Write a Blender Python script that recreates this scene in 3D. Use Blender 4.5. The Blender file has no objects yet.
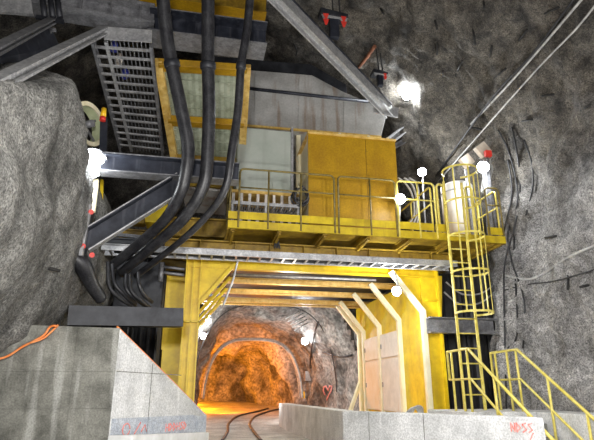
import bpy, bmesh, math, random
from mathutils import Vector, noise, Matrix
from mathutils.bvhtree import BVHTree
random.seed(7)
S = bpy.context.scene
COL = S.collection
V = Vector
# ------------------------------------------------------------------ camera
F = 520.0
PITCH = math.atan(172 / F)
YAW = math.radians(11.05)
EYE = V((0, 0, 1.03))
cam_d = bpy.data.cameras.new('camera'); cam_d.sensor_width = 36; cam_d.lens = F / 594 * 36
cam = bpy.data.objects.new('camera', cam_d); COL.objects.link(cam)
cam.location = EYE
cam.rotation_euler = (math.pi / 2 + PITCH, 0, -YAW)
cam_d.clip_start = .05
S.camera = cam
RM = cam.rotation_euler.to_matrix()

def ray(px, py):
    return (RM @ V(((px - 297) / F, (220 - py) / F, -1))).normalized()

def P(px, py, Y=None, X=None, Z=None):
    d = ray(px, py)
    if Y is not None: t = (Y - EYE.y) / d.y
    elif X is not None: t = (X - EYE.x) / d.x
    else: t = (Z - EYE.z) / d.z
    return EYE + d * t

# ------------------------------------------------------------------ materials
MATS = {}
def mat(name, c1, c2=None, rough=.6, metal=0., scale=4., bump=.0, bscale=20., detail=6, c3=None, fine=None, coat=0, streak=None):
    m = bpy.data.materials.new(name); m.use_nodes = True
    nt = m.node_tree; n = nt.nodes; L = nt.links
    b = n['Principled BSDF']
    b.inputs['Roughness'].default_value = rough; b.inputs['Metallic'].default_value = metal
    tc = n.new('ShaderNodeTexCoord')
    geo = n.new('ShaderNodeNewGeometry')
    pos = geo.outputs['Position']
    if c2 is None:
        b.inputs['Base Color'].default_value = (*c1, 1)
        out = None
    else:
        nz = n.new('ShaderNodeTexNoise'); nz.inputs['Scale'].default_value = scale; nz.inputs['Detail'].default_value = detail; nz.inputs['Roughness'].default_value = .65
        L.new(pos, nz.inputs['Vector'])
        r = n.new('ShaderNodeValToRGB'); r.color_ramp.elements[0].position = .36; r.color_ramp.elements[1].position = .66
        r.color_ramp.elements[0].color = (*c1, 1); r.color_ramp.elements[1].color = (*c2, 1)
        if c3:
            e = r.color_ramp.elements.new(.5); e.color = (*c3, 1)
        L.new(nz.outputs['Fac'], r.inputs['Fac'])
        out = r.outputs['Color']
    if streak:   # vertical rusty or chalky runs: (colour, density, amount)
        mp = n.new('ShaderNodeMapping'); mp.inputs['Scale'].default_value = (1, 1, .09)
        L.new(pos, mp.inputs['Vector'])
        n2 = n.new('ShaderNodeTexNoise'); n2.inputs['Scale'].default_value = streak[1]; n2.inputs['Detail'].default_value = 4
        L.new(mp.outputs['Vector'], n2.inputs['Vector'])
        r2 = n.new('ShaderNodeValToRGB'); r2.color_ramp.elements[0].position = .54; r2.color_ramp.elements[1].position = .66
        r2.color_ramp.elements[0].color = (0, 0, 0, 1); r2.color_ramp.elements[1].color = (streak[2],) * 3 + (1,)
        L.new(n2.outputs['Fac'], r2.inputs['Fac'])
        mx = n.new('ShaderNodeMixRGB'); L.new(r2.outputs['Color'], mx.inputs['Fac'])
        L.new(out, mx.inputs['Color1']) if out else None
        mx.inputs['Color2'].default_value = (*streak[0], 1); out = mx.outputs['Color']
    if fine:    # fine speckle: (scale, low, high)
        n3 = n.new('ShaderNodeTexNoise'); n3.inputs['Scale'].default_value = fine[0]; n3.inputs['Detail'].default_value = 3
        L.new(pos, n3.inputs['Vector'])
        r3 = n.new('ShaderNodeMapRange'); r3.inputs['From Min'].default_value = .35; r3.inputs['From Max'].default_value = .65
        r3.inputs['To Min'].default_value = fine[1]; r3.inputs['To Max'].default_value = fine[2]
        L.new(n3.outputs['Fac'], r3.inputs['Value'])
        mx = n.new('ShaderNodeMixRGB'); mx.blend_type = 'MULTIPLY'; mx.inputs['Fac'].default_value = 1
        L.new(out, mx.inputs['Color1']); L.new(r3.outputs['Result'], mx.inputs['Color2']); out = mx.outputs['Color']
    if out: L.new(out, b.inputs['Base Color'])
    if bump:
        n4 = n.new('ShaderNodeTexNoise'); n4.inputs['Scale'].default_value = bscale; n4.inputs['Detail'].default_value = 8; n4.inputs['Roughness'].default_value = .7
        L.new(pos, n4.inputs['Vector'])
        bp = n.new('ShaderNodeBump'); bp.inputs['Strength'].default_value = min(1, bump * 10 if bump < .1 else 1); bp.inputs['Distance'].default_value = bump
        L.new(n4.outputs['Fac'], bp.inputs['Height']); L.new(bp.outputs['Normal'], b.inputs['Normal'])
    if coat: b.inputs['Coat Weight'].default_value = coat
    MATS[name] = m
    return m

def emis(name, c, s):
    m = bpy.data.materials.new(name); m.use_nodes = True
    b = m.node_tree.nodes['Principled BSDF']
    b.inputs['Base Color'].default_value = (.8, .8, .8, 1)
    b.inputs['Emission Color'].default_value = (*c, 1); b.inputs['Emission Strength'].default_value = s
    MATS[name] = m

def rock(name, lo_a, lo_b, hi_a, hi_b, z0, z1):
    """grey sprayed concrete low down, bare brown rock above, ragged border"""
    m = bpy.data.materials.new(name); m.use_nodes = True
    nt = m.node_tree; n = nt.nodes; L = nt.links; b = n['Principled BSDF']; b.inputs['Roughness'].default_value = .8
    pos = n.new('ShaderNodeNewGeometry').outputs['Position']
    def nz(scale, det=6, ro=.65):
        x = n.new('ShaderNodeTexNoise'); x.inputs['Scale'].default_value = scale; x.inputs['Detail'].default_value = det; x.inputs['Roughness'].default_value = ro
        L.new(pos, x.inputs['Vector']); return x.outputs['Fac']
    def ramp(f, a, c, p0=.36, p1=.66):
        x = n.new('ShaderNodeValToRGB'); x.color_ramp.elements[0].position = p0; x.color_ramp.elements[1].position = p1
        x.color_ramp.elements[0].color = (*a, 1); x.color_ramp.elements[1].color = (*c, 1); L.new(f, x.inputs['Fac']); return x.outputs['Color']
    def mrange(f, a, c, d, e):
        x = n.new('ShaderNodeMapRange')
        for k, v in zip(('From Min', 'From Max', 'To Min', 'To Max'), (a, c, d, e)): x.inputs[k].default_value = v
        L.new(f, x.inputs['Value']); return x.outputs['Result']
    def math_(op, a, c):
        x = n.new('ShaderNodeMath'); x.operation = op
        for k, v in enumerate((a, c)):
            if isinstance(v, (int, float)): x.inputs[k].default_value = v
            else: L.new(v, x.inputs[k])
        return x.outputs[0]
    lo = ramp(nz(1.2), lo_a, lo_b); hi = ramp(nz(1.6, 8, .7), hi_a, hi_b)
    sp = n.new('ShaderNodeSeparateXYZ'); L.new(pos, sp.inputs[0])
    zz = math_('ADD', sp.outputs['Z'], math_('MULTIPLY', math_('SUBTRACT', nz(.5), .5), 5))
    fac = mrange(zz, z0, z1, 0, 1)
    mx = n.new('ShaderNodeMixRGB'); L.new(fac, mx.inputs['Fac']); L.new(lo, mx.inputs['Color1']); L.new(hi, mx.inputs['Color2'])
    spk = math_('MULTIPLY', mrange(nz(34, 5, .75), .38, .62, .35, 1.65), mrange(nz(7, 5, .7), .35, .65, .65, 1.3))
    m2 = n.new('ShaderNodeMixRGB'); m2.blend_type = 'MULTIPLY'; m2.inputs['Fac'].default_value = 1
    L.new(mx.outputs['Color'], m2.inputs['Color1']); L.new(spk, m2.inputs['Color2']); L.new(m2.outputs['Color'], b.inputs['Base Color'])
    h = math_('ADD', math_('MULTIPLY', nz(2.6, 9, .72), .38), math_('MULTIPLY', nz(30, 4, .7), .03))
    bp = n.new('ShaderNodeBump'); bp.inputs['Strength'].default_value = 1; bp.inputs['Distance'].default_value = 1
    L.new(h, bp.inputs['Height']); L.new(bp.outputs['Normal'], b.inputs['Normal'])
    MATS[name] = m
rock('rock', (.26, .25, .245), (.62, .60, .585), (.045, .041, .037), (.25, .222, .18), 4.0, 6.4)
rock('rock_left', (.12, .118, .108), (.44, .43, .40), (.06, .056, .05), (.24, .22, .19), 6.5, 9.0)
rock('rock_dark', (.03, .028, .025), (.12, .11, .095), (.05, .046, .042), (.22, .20, .175), 4, 6)  # back wall rock coloured nearly black to paint the unlit recess
mat('rock_tunnel', (.07, .065, .06), (.5, .48, .45), .75, scale=.9, bump=.3, bscale=2.2, fine=(9, .5, 1.3))
mat('concrete', (.09, .089, .075), (.29, .286, .25), .8, scale=2.2, bump=.006, bscale=25, fine=(45, .75, 1.15), streak=((.66, .66, .62), 6, .35))
mat('concrete_pale', (.46, .465, .46), (.74, .74, .73), .8, scale=1.8, bump=.006, bscale=25, fine=(40, .75, 1.15), streak=((.85, .85, .85), 5, .3))
mat('white_dust', (.62, .62, .60), (.8, .8, .79), .8, scale=3, bump=.01, bscale=12)
mat('road', (.30, .295, .28), (.62, .61, .58), .75, scale=1.5, bump=.02, bscale=6, fine=(20, .7, 1.15))
mat('band_paint', (.36, .40, .47), (.55, .58, .62), .7, scale=9, bump=.003, fine=(50, .7, 1.2))
mat('red_paint', (.75, .16, .12), (.85, .42, .38), .7, scale=30)
mat('yellow', (.60, .40, .006), (.82, .60, .010), .45, scale=3, bump=.002, bscale=15, streak=((.45, .30, .02), 5, .25))
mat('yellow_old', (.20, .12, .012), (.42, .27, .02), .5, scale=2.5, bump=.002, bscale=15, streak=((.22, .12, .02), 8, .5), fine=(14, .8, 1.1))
mat('ochre', (.33, .175, .005), (.47, .27, .008), .45, scale=1.6, bump=.002, streak=((.34, .18, .012), 5, .55), fine=(25, .85, 1.08))
mat('orange_frame', (.58, .34, .06), (.80, .58, .20), .5, scale=6, streak=((.35, .18, .04), 12, .4))
mat('cream', (.78, .70, .45), (.86, .80, .60), .5, scale=4, streak=((.6, .48, .2), 14, .3))
mat('rail_yellow', (.55, .44, .06), (.74, .64, .18), .45, scale=9)
mat('yellow_deck', (.40, .28, .008), (.62, .46, .012), .45, scale=3, streak=((.25, .16, .02), 6, .4))
mat('rail_olive', (.10, .075, .02), (.24, .18, .04), .5, scale=9)
mat('navy', (.009, .011, .019), (.032, .036, .05), .5, metal=.2, scale=4, streak=((.14, .14, .16), 10, .25), bump=.002)
mat('black_steel', (.012, .013, .017), (.04, .042, .05), .5, metal=.2, scale=4)
mat('galv', (.34, .34, .35), (.58, .58, .58), .45, metal=.45, scale=7, fine=(30, .8, 1.1))
mat('galv_dark', (.15, .15, .16), (.30, .30, .31), .5, metal=.4, scale=7, fine=(30, .8, 1.1))
mat('sheet_grey', (.36, .355, .34), (.50, .495, .48), .5, metal=.1, scale=1.5, streak=((.24, .15, .09), 4.5, .6), fine=(20, .9, 1.08))
mat('tank_grey', (.36, .40, .35), (.46, .49, .44), .5, scale=1.5, streak=((.25, .25, .22), 4, .3))
mat('rubber', (.012, .012, .015), (.04, .04, .043), .38, scale=5, fine=(40, .6, 1.3))
mat('cable_grey', (.25, .25, .25), (.5, .49, .46), .5, scale=8)
mat('cable_black', (.012, .012, .014), (.03, .03, .032), .5, scale=8)
mat('orange_cable', (.85, .22, .04), (.9, .35, .12), .5, scale=8)
mat('red_plastic', (.65, .03, .02), (.75, .06, .04), .5, scale=8)
mat('amber', (.9, .5, .01), (.95, .6, .03), .4, scale=8)
mat('blue_thing', (.03, .04, .35), (.08, .1, .5), .5, scale=8)
mat('beige', (.55, .46, .36), (.7, .62, .52), .6, scale=6)
mat('panel_white', (.62, .60, .55), (.80, .76, .70), .55, scale=2.5, streak=((.55, .35, .22), 5, .35))
mat('door_cream', (.72, .60, .42), (.80, .72, .60), .5, scale=2.5, streak=((.7, .66, .6), 8, .3))
mat('reel_green', (.55, .60, .35), (.70, .75, .5), .5, scale=6)
mat('mesh_green', (.24, .27, .19), (.40, .43, .33), .6, scale=3, streak=((.15, .16, .1), 8, .4))
mat('rebar', (.006, .006, .006), (.02, .018, .016), .7, scale=8)
mat('rust', (.16, .06, .03), (.3, .12, .06), .8, scale=8)
emis('lamp_white', (.93, .96, 1), 60)
emis('lamp_big', (.93, .97, 1), 14)
emis('lamp_warm', (1, .55, .15), 30)

# ------------------------------------------------------------------ mesh builder
ORG = {}
class MB:
    def __init__(s): s.bm = bmesh.new()
    def poly(s, pts):
        vs = [s.bm.verts.new(p) for p in pts]
        return s.bm.faces.new(vs)
    def frame(s, p, q, up=V((0, 0, 1))):
        d = (q - p).normalized()
        if abs(d.dot(up)) > .98: up = V((0, 1, 0))
        r = d.cross(up).normalized(); u = r.cross(d).normalized()
        return d, r, u
    def section(s, p, q, prof, up=V((0, 0, 1))):
        """extrude closed profile [(r,u)...] from p to q"""
        p = V(p); q = V(q); d, r, u = s.frame(p, q, up)
        a = [s.bm.verts.new(p + r * x + u * y) for x, y in prof]
        b = [s.bm.verts.new(q + r * x + u * y) for x, y in prof]
        n = len(prof)
        for i in range(n): s.bm.faces.new((a[i], a[(i + 1) % n], b[(i + 1) % n], b[i]))
        s.bm.faces.new(a[::-1]); s.bm.faces.new(b)
        return s
    def bar(s, p, q, w, h, up=V((0, 0, 1))):
        return s.section(p, q, [(-w/2, -h/2), (w/2, -h/2), (w/2, h/2), (-w/2, h/2)], up)
    def ibeam(s, p, q, w, h, t=.025, up=V((0, 0, 1))):
        a, b = w/2, h/2
        return s.section(p, q, [(-a, -b), (a, -b), (a, -b+t), (t/2, -b+t), (t/2, b-t), (a, b-t), (a, b), (-a, b), (-a, b-t), (-t/2, b-t), (-t/2, -b+t), (-a, -b+t)], up)
    def channel(s, p, q, w, h, t=.02, up=V((0, 0, 1)), flip=1):
        a, b = w/2*flip, h/2
        t2 = t*flip
        return s.section(p, q, [(-a, -b), (a, -b), (a, -b+t), (-a+t2, -b+t), (-a+t2, b-t), (a, b-t), (a, b), (-a, b)], up)
    def box(s, a, b):
        x0, x1 = sorted((a[0], b[0])); y0, y1 = sorted((a[1], b[1])); z0, z1 = sorted((a[2], b[2]))
        v = [s.bm.verts.new(c) for c in ((x0,y0,z0),(x1,y0,z0),(x1,y1,z0),(x0,y1,z0),(x0,y0,z1),(x1,y0,z1),(x1,y1,z1),(x0,y1,z1))]
        for f in ((0,3,2,1),(4,5,6,7),(0,1,5,4),(1,2,6,5),(2,3,7,6),(3,0,4,7)): s.bm.faces.new([v[i] for i in f])
        return s
    def prism(s, pts, vec):
        pts = [V(p) for p in pts]; vec = V(vec)
        a = [s.bm.verts.new(p) for p in pts]; b = [s.bm.verts.new(p + vec) for p in pts]
        n = len(pts)
        s.bm.faces.new(a); s.bm.faces.new(b[::-1])
        for i in range(n): s.bm.faces.new((a[i], b[i], b[(i+1) % n], a[(i+1) % n]))
        return s
    def tube(s, pts, r, n=10, smooth=0, caps=True):
        pts = [V(p) for p in pts]
        if smooth:
            if isinstance(r, (list, tuple)):
                n0 = len(pts) - 1
                r = [r[min(int(i / smooth), n0)] + (r[min(int(i / smooth) + 1, n0)] - r[min(int(i / smooth), n0)]) * (i % smooth) / smooth for i in range(n0 * smooth + 1)]
            pts = spline(pts, smooth)
        rad = r if isinstance(r, (list, tuple)) else [r] * len(pts)
        rings = []; ref = None
        for i, p in enumerate(pts):
            d = (pts[min(i+1, len(pts)-1)] - pts[max(i-1, 0)]).normalized()
            if ref is None:
                ref = d.orthogonal().normalized()
            ref = (ref - d * ref.dot(d)).normalized(); w = d.cross(ref)
            rings.append([s.bm.verts.new(p + (ref * math.cos(2*math.pi*k/n) + w * math.sin(2*math.pi*k/n)) * rad[i]) for k in range(n)])
        for a, b in zip(rings, rings[1:]):
            for k in range(n):
                f = s.bm.faces.new((a[k], a[(k+1) % n], b[(k+1) % n], b[k])); f.smooth = True
        if caps: s.bm.faces.new(rings[0][::-1]); s.bm.faces.new(rings[-1])
        return s
    def cyl(s, p, q, r, n=16): return s.tube([p, q], r, n)
    def cone(s, p, q, r0, r1, n=20): return s.tube([p, q], [r0, r1], n)
    def islands(s):
        seen = set(); out = []
        for v in s.bm.verts:
            if v in seen: continue
            st = [v]; seen.add(v); isl = []
            while st:
                u = st.pop(); isl.append(u)
                for e in u.link_edges:
                    w = e.other_vert(u)
                    if w not in seen: seen.add(w); st.append(w)
            out.append(isl)
        return out
    def build(s, name, m, parent=None, bevel=0, label=None, keep=False, part=None):
        bmesh.ops.recalc_face_normals(s.bm, faces=s.bm.faces[:])
        isl = s.islands()
        if len(isl) > 1 and not keep:
            root = parent
            if parent is None:
                root = bpy.data.objects.new(name, None); COL.objects.link(root); root.empty_display_size = .2
                c = isl[0][0].co.copy(); root.location = c; ORG[root.name] = c
                name = part or 'piece'
            first = None
            for g in isl:
                b = MB(); mp = {v: b.bm.verts.new(v.co) for v in g}; fs = set(f for v in g for f in v.link_faces)
                for f in fs:
                    nf = b.bm.faces.new([mp[v] for v in f.verts]); nf.smooth = f.smooth
                o = b._link(name, m, root, bevel, label); first = first or o
            s.bm.free()
            return first if parent else root
        return s._link(name, m, parent, bevel, label)
    def _link(s, name, m, parent, bevel, label):
        c = sum((v.co for v in s.bm.verts), V()) / max(1, len(s.bm.verts))
        bmesh.ops.translate(s.bm, verts=s.bm.verts[:], vec=-c)
        me = bpy.data.meshes.new(name); s.bm.to_mesh(me); s.bm.free()
        me.materials.append(MATS[m])
        o = bpy.data.objects.new(name, me); COL.objects.link(o)
        ORG[o.name] = c
        if parent:
            o.parent = parent; o.location = c - ORG[parent.name]
        else: o.location = c
        if bevel:
            md = o.modifiers.new('bevel', 'BEVEL'); md.width = bevel; md.segments = 2; md.limit_method = 'ANGLE'
        if label: o['label'] = label
        return o

def spline(pts, k=6):
    out = []
    n = len(pts)
    for i in range(n - 1):
        p0 = pts[max(i-1, 0)]; p1 = pts[i]; p2 = pts[i+1]; p3 = pts[min(i+2, n-1)]
        for j in range(k):
            t = j / k
            out.append(.5 * ((2*p1) + (p2-p0)*t + (2*p0-5*p1+4*p2-p3)*t*t + (3*p1-p0-3*p2+p3)*t**3))
    out.append(pts[-1]); return out

def tag(o, label, cat, group=None):
    o['label'] = label; o['category'] = cat
    if group: o['group'] = group
    return o
def thing(name, label, cat, loc, group=None):
    o = bpy.data.objects.new(name, None); COL.objects.link(o); o.location = V(loc); o.empty_display_size = .2
    ORG[o.name] = V(loc)
    return tag(o, label, cat, group)
def struct(o): o['kind'] = 'structure'; return o

# ------------------------------------------------------------------ rock cavern
BACK = 16.4
prof = [V((-3.3, -1.4)), V((-3.0, .4)), V((-2.75, 1.3)), V((-2.2, 2.3)), V((-2.05, 3.6)), V((-2.15, 5.0)), V((-3.5, 5.9)), V((-4.6, 7.4)), V((-4.2, 9.4)), V((-1.2, 11.0)),
        V((1.8, 10.9)), V((4.2, 10.2)), V((6.1, 8.6)), V((7.1, 6.6)), V((7.1, 4.6)), V((6.75, 2.8)), V((6.65, 1.0)), V((6.65, -1.4))]
psp = spline(prof, 10)
# resample evenly
def resample(pts, step):
    out = [pts[0]]; acc = 0
    for a, b in zip(pts, pts[1:]):
        L_ = (b - a).length; t = step - acc
        while t <= L_:
            out.append(a + (b - a) * (t / L_)); t += step
        acc = (acc + L_) % step
    out.append(pts[-1]); return out
psp = resample(psp, .11)
def fbm(p, s, o=4):
    return noise.fractal(p * s, 1.0, 2.1, o)
def sm(x, a, b):
    t = max(0, min(1, (x - a) / (b - a))); return t*t*(3-2*t)
rows = []
ys = [-3 + i * .11 for i in range(int((BACK + .6 + 3) / .11) + 1)]
np_ = len(psp)
for y in ys:
    row = []
    for i, p in enumerate(psp):
        a = psp[max(i-1, 0)]; b = psp[min(i+1, np_-1)]
        t = (b - a).normalized(); nr = V((-t.y, t.x))     # outward
        if nr.dot(p - V((2, 3))) < 0: nr = -nr
        q = V((p.x, y, p.y))
        d = .38 * fbm(q, .38, 3) + .19 * fbm(q + V((9, 3, 1)), 1.2, 3) + .07 * fbm(q + V((3, 31, 1)), 5, 3)
        if q.x > 5:     # recess behind the caged ladder, folds of the wall beside the platform
            d += 1.5 * sm(y, 10.9, 11.8) * (1 - sm(q.z, 4.4, 5.6))
            d += .09 * math.sin(q.y * 14 + 2 * fbm(q, .8)) * sm(y, 9.2, 9.8) * (1 - sm(y, 10.8, 11.4))
        if q.x < 0 and 2 < q.z < 7: d *= .55
        if q.x < 0: d -= .15 * (1 - sm(q.z, 5, 7))*sm(q.z,1.5,3)
        ex = 0
        if q.x < 0 and y < 10: ex = 2.6 * sm(q.z - 1.03 - .585 * max(y, 1.5), 0, .55) * (1 - sm(y, 8.5, 10))
        row.append(V((q.x + nr.x * d - ex, y, q.z + nr.y * d)))
    rows.append(row)
def shell(name, i0, i1, m):
    bm = bmesh.new()
    vv = [[bm.verts.new(r[i]) for i in range(i0, i1 + 1)] for r in rows]
    for a, b in zip(vv, vv[1:]):
        for k in range(len(a) - 1):
            f = bm.faces.new((a[k], b[k], b[k+1], a[k+1])); f.smooth = True
    me = bpy.data.meshes.new(name); bm.to_mesh(me)
    t = BVHTree.FromBMesh(bm); bm.free()
    me.materials.append(MATS[m]); o = bpy.data.objects.new(name, me); COL.objects.link(o); struct(o); return t
def idx(cond):
    return next(i for i, p in enumerate(psp) if cond(p))
iA = idx(lambda p: p.y > 7.4)
iB = max(i for i, p in enumerate(psp) if p.y > 7.0 and p.x > 4)
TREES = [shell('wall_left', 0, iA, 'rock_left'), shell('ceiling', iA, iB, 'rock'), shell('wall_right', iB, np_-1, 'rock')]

# tunnel beyond the portal, bends away at its far end
def tun(y):      # centre x, half width, height
    cx = 2.55 - .1*sm(y, 16, 20); hw = 2.9 - .5*sm(y, 16.5, 20) + .08*math.sin(y*1.7); h = 4.5 - .8*sm(y, 16.5, 20)
    r = sm(y, 22.0, 22.4); hw -= .42*r; h -= .75*r; cx -= .38*r
    e = sm(y, 23.6, 24.6); hw += .35*e; h += .3*e; cx -= 1.3 * sm(y, 24, 28)
    return cx, hw, h
def floor_z(y): return .045 * max(0, y - 16)
bm = bmesh.new(); trows = []
ty = [16.2 + .13 * i for i in range(int((28.5 - 16.2) / .13) + 1)]
for y in ty:
    cx, hw, h = tun(y); r = []
    for k in range(61):
        a = math.pi * k / 60
        x = cx - hw * (abs(math.cos(a)) ** .62) * (1 if math.cos(a) > 0 else -1)
        z = (h) * (math.sin(a) ** .75) - .15
        q = V((x, y, z)); nn = V((x - cx, 0, max(0, z - 1.5)))
        nn = nn.normalized() if nn.length > .01 else V((0, 0, 1))
        q += nn * ((.24 + .25*sm(y, 20.5, 22)) * fbm(q, .8, 4) + .10 * fbm(q, 2.6, 3))
        r.append(bm.verts.new(q))
    trows.append(r)
for a, b in zip(trows, trows[1:]):
    for k in range(60):
        f = bm.faces.new((a[k], b[k], b[k+1], a[k+1])); f.smooth = True
last = trows[-1]; cx, hw, h = tun(28.5)
prev = last
for j in range(1, 9):
    s_ = 1 - j / 9
    cur = []
    for v in last:
        q = V((cx + (v.co.x - cx) * s_, 0, -.15 + (v.co.z + .15) * s_)); q.y = 28.5 + .5 * fbm(V((q.x, 26, q.z)), .9) + .3*(1-s_)
        cur.append(bm.verts.new(q))
    for k in range(60):
        f = bm.faces.new((prev[k], cur[k], cur[k+1], prev[k+1])); f.smooth = True
    prev = cur
bm.faces.new(prev)
me = bpy.data.meshes.new('wall_tunnel'); bm.to_mesh(me); TREES.append(BVHTree.FromBMesh(bm)); bm.free()
me.materials.append(MATS['rock_tunnel']); o = bpy.data.objects.new('wall_tunnel', me); COL.objects.link(o); struct(o)

# back wall with the tunnel mouth left open
bm = bmesh.new(); grid = {}
cx, hw, h = tun(BACK)
NX, NZ = 110, 115
for i in range(NX + 1):
    for j in range(NZ + 1):
        x = -4 + i * 13 / NX; z = -1 + j * 12.6 / NZ
        q = V((x, BACK, z)); grid[i, j] = V((x, BACK + .25 * fbm(q, .6) + .06*fbm(q, 3), z))
vm = {}
def gv(k):
    if k not in vm: vm[k] = bm.verts.new(grid[k])
    return vm[k]
for i in range(NX):
    for j in range(NZ):
        x = -4 + (i+.5) * 13 / NX; z = -1 + (j+.5) * 12.6 / NZ
        if abs(x - cx) < hw + .05 and z < (h) * max(0, 1 - abs((x-cx)/hw)**3.2) ** .5 - .2: continue
        f = bm.faces.new([gv(k) for k in ((i, j), (i+1, j), (i+1, j+1), (i, j+1))]); f.smooth = True
me = bpy.data.meshes.new('wall_back'); bm.to_mesh(me); TREES.append(BVHTree.FromBMesh(bm)); bm.free()
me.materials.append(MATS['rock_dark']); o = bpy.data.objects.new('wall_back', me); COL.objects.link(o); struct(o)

def H(px, py, off=0.0):
    d = ray(px, py); best = None
    for t in TREES:
        r = t.ray_cast(EYE, d)
        if r[0] is not None and (best is None or r[3] < best): best = r[3]
    if best is None: best = 12
    return EYE + d * (best - off)

# floor: road between the concrete walls, lower ground to the sides
b = MB(); prevv = None
for k in range(65):
    y = -3 + k * .5
    z = floor_z(y)
    cur = [b.bm.verts.new((x, y, z - .0 + .02 * fbm(V((x, y, 0)), .8))) for x in [-3.6 + .35*i for i in range(19)] + [2.9, 3.4, 4.6]]
    if prevv:
        for i in range(len(cur) - 1):
            f = b.bm.faces.new((prevv[i], prevv[i+1], cur[i+1], cur[i])); f.smooth = True
    prevv = cur
struct(b.build('floor', 'road'))
b = MB(); b.box((2.9, -3, -.95), (7.6, 9.2, -.8)); struct(b.build('floor', 'road'))

# ------------------------------------------------------------------ left concrete wing wall
c0 = P(120, 328, Y=8.0); c1 = V((.34, 10.65, P(208, 415, Y=10.65).z))
t_ = thing('concrete_wing_wall', 'weathered grey concrete wall on the left, its top sloping down to the road', 'wall', (c0.x, c0.y, 0))
b = MB()
pl = [V((-3.1, 8.0, 0)), V((c0.x, 8.0, 0)), V((c0.x, 8.0, c0.z)), V((-3.1, 8.0, c0.z + .03))]
b.prism(pl, (0, .45, 0)); b.build('front_face', 'concrete', t_, .012)
b = MB()
dirw = (c1 - V((c0.x, 8, c0.z))); nrm = V((-(c1.y - 8.0), c1.x - c0.x, 0)).normalized() * .4
b.prism([V((c0.x+.003, 8.003, 0)), V((c1.x, c1.y, 0)), V((c1.x, c1.y, c1.z)), V((c0.x+.003, 8.003, c0.z - .01))], nrm)
b.build('wing', 'concrete_pale', t_, .012, 'paler sloping wing')
# form joints and tie holes
b = MB()
for z in (P(80, 371, Y=8).z, P(80, 408, Y=8).z):
    b.box((-2.9, 7.985, z - .006), (c0.x, 8.02, z + .006))
for x in (P(70, 400, Y=8).x - .55, P(70, 400, Y=8).x, ):
    b.box((x - .005, 7.987, 0), (x + .005, 8.02, c0.z - .01))
b.build('form_joint', 'concrete', t_)
wd = V((c1.x - c0.x, c1.y - 8.0, 0)); wl = wd.length; wd.normalize(); wn = V((wd.y, -wd.x, 0))
def W(s, z, o=.0): # point on wing face
    return V((c0.x, 8, 0)) + wd * s + V((0, 0, z)) + wn * o
b = MB()
for (s0, z0) in ((.25, P(80, 371, Y=8).z),):
    b.bar(W(.02, z0, .002), W(1.9, z0, .002), .01, .01)
b.bar(W(.95, .1, .002), W(.95, 1.45, .002), .01, .01)
b.build('form_joint', 'concrete', t_)
b = MB()
for px, py in ((28, 395), (70, 395), (93, 350), (45, 350)):
    q = P(px, py, Y=8); b.cyl(q + V((0, -.004, 0)), q + V((0, .03, 0)), .03, 12)
b.build('tie_hole', 'concrete', t_)
b = MB(); b.prism([W(.03, .02, .004), W(wl - .02, .02, .004), W(wl - .02, .58, .004), W(wl*.8, .64, .004), W(.03, .68, .004)], wn * -.01)
pb = b.build('painted_band', 'band_paint', t_, label='blue-grey painted band along the foot')
# red hand lettering (illegible on the photo): loose strokes
def strokes(rect, n, fn, r=.012, seed=1):
    rnd = random.Random(seed); b = MB()
    (x0, y0, x1, y1) = rect
    w = (x1 - x0) / n
    for i in range(n):
        xa = x0 + i * w; k = rnd.choice('EHSNDW')
        L_ = {'E': [[(0,0),(0,1)],[(0,1),(.7,1)],[(0,.5),(.6,.5)],[(0,0),(.7,0)]], 'H': [[(0,0),(0,1)],[(.7,0),(.7,1)],[(0,.5),(.7,.5)]],
              'S': [[(.7,1),(0,.85)],[(0,.85),(.7,.3)],[(.7,.3),(0,0)]], 'N': [[(0,0),(0,1)],[(0,1),(.7,0)],[(.7,0),(.7,1)]],
              'D': [[(0,0),(0,1)],[(0,1),(.7,.5)],[(.7,.5),(0,0)]], 'W': [[(0,1),(.2,0)],[(.2,0),(.4,.7)],[(.4,.7),(.6,0)],[(.6,0),(.8,1)]]}[k]
        for (a, c) in L_:
            p = fn(xa + a[0]*w, y0 + (y1-y0)*a[1]); q = fn(xa + c[0]*w, y0 + (y1-y0)*c[1]); b.bar(p, q, r, r*1.6)
    return b
b = strokes((wl*.50, .42, wl*.74, .54), 6, lambda s, z: W(s, z, .006), .012, 3)
b.tube([W(wl*.13 + .09*math.cos(a*.5), .52 + .08*math.sin(a*.5), .006) for a in range(0, 13)], .010, 6)
b.tube([W(wl*.20, .44, .006), W(wl*.25, .60, .006)], .010, 6); b.tube([W(wl*.26, .46, .006), W(wl*.29, .56, .006), W(wl*.31, .46, .006)], .010, 6)
b.build('lettering', 'red_paint', t_, label='faded red hand-painted lettering', keep=True)
# white footing in front
def kz(y): return .51 - (y - 7.4) * .06
kp = [(c0.x + .02, 7.72), (c0.x + .35, 7.60), (c1.x + .06, 10.66), (c1.x + .03, 10.70)]
o = MB(); lo = [o.bm.verts.new((x, y, -.02)) for x, y in kp]; hi = [o.bm.verts.new((x, y, kz(y))) for x, y in kp]
o.bm.faces.new(lo); o.bm.faces.new(hi)
for i in range(4): o.bm.faces.new((lo[i], lo[(i+1) % 4], hi[(i+1) % 4], hi[i]))
tag(o.build('concrete_kerb', 'white_dust', None, .03), 'low white dusty kerb along the foot of the left wing wall', 'kerb')

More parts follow.
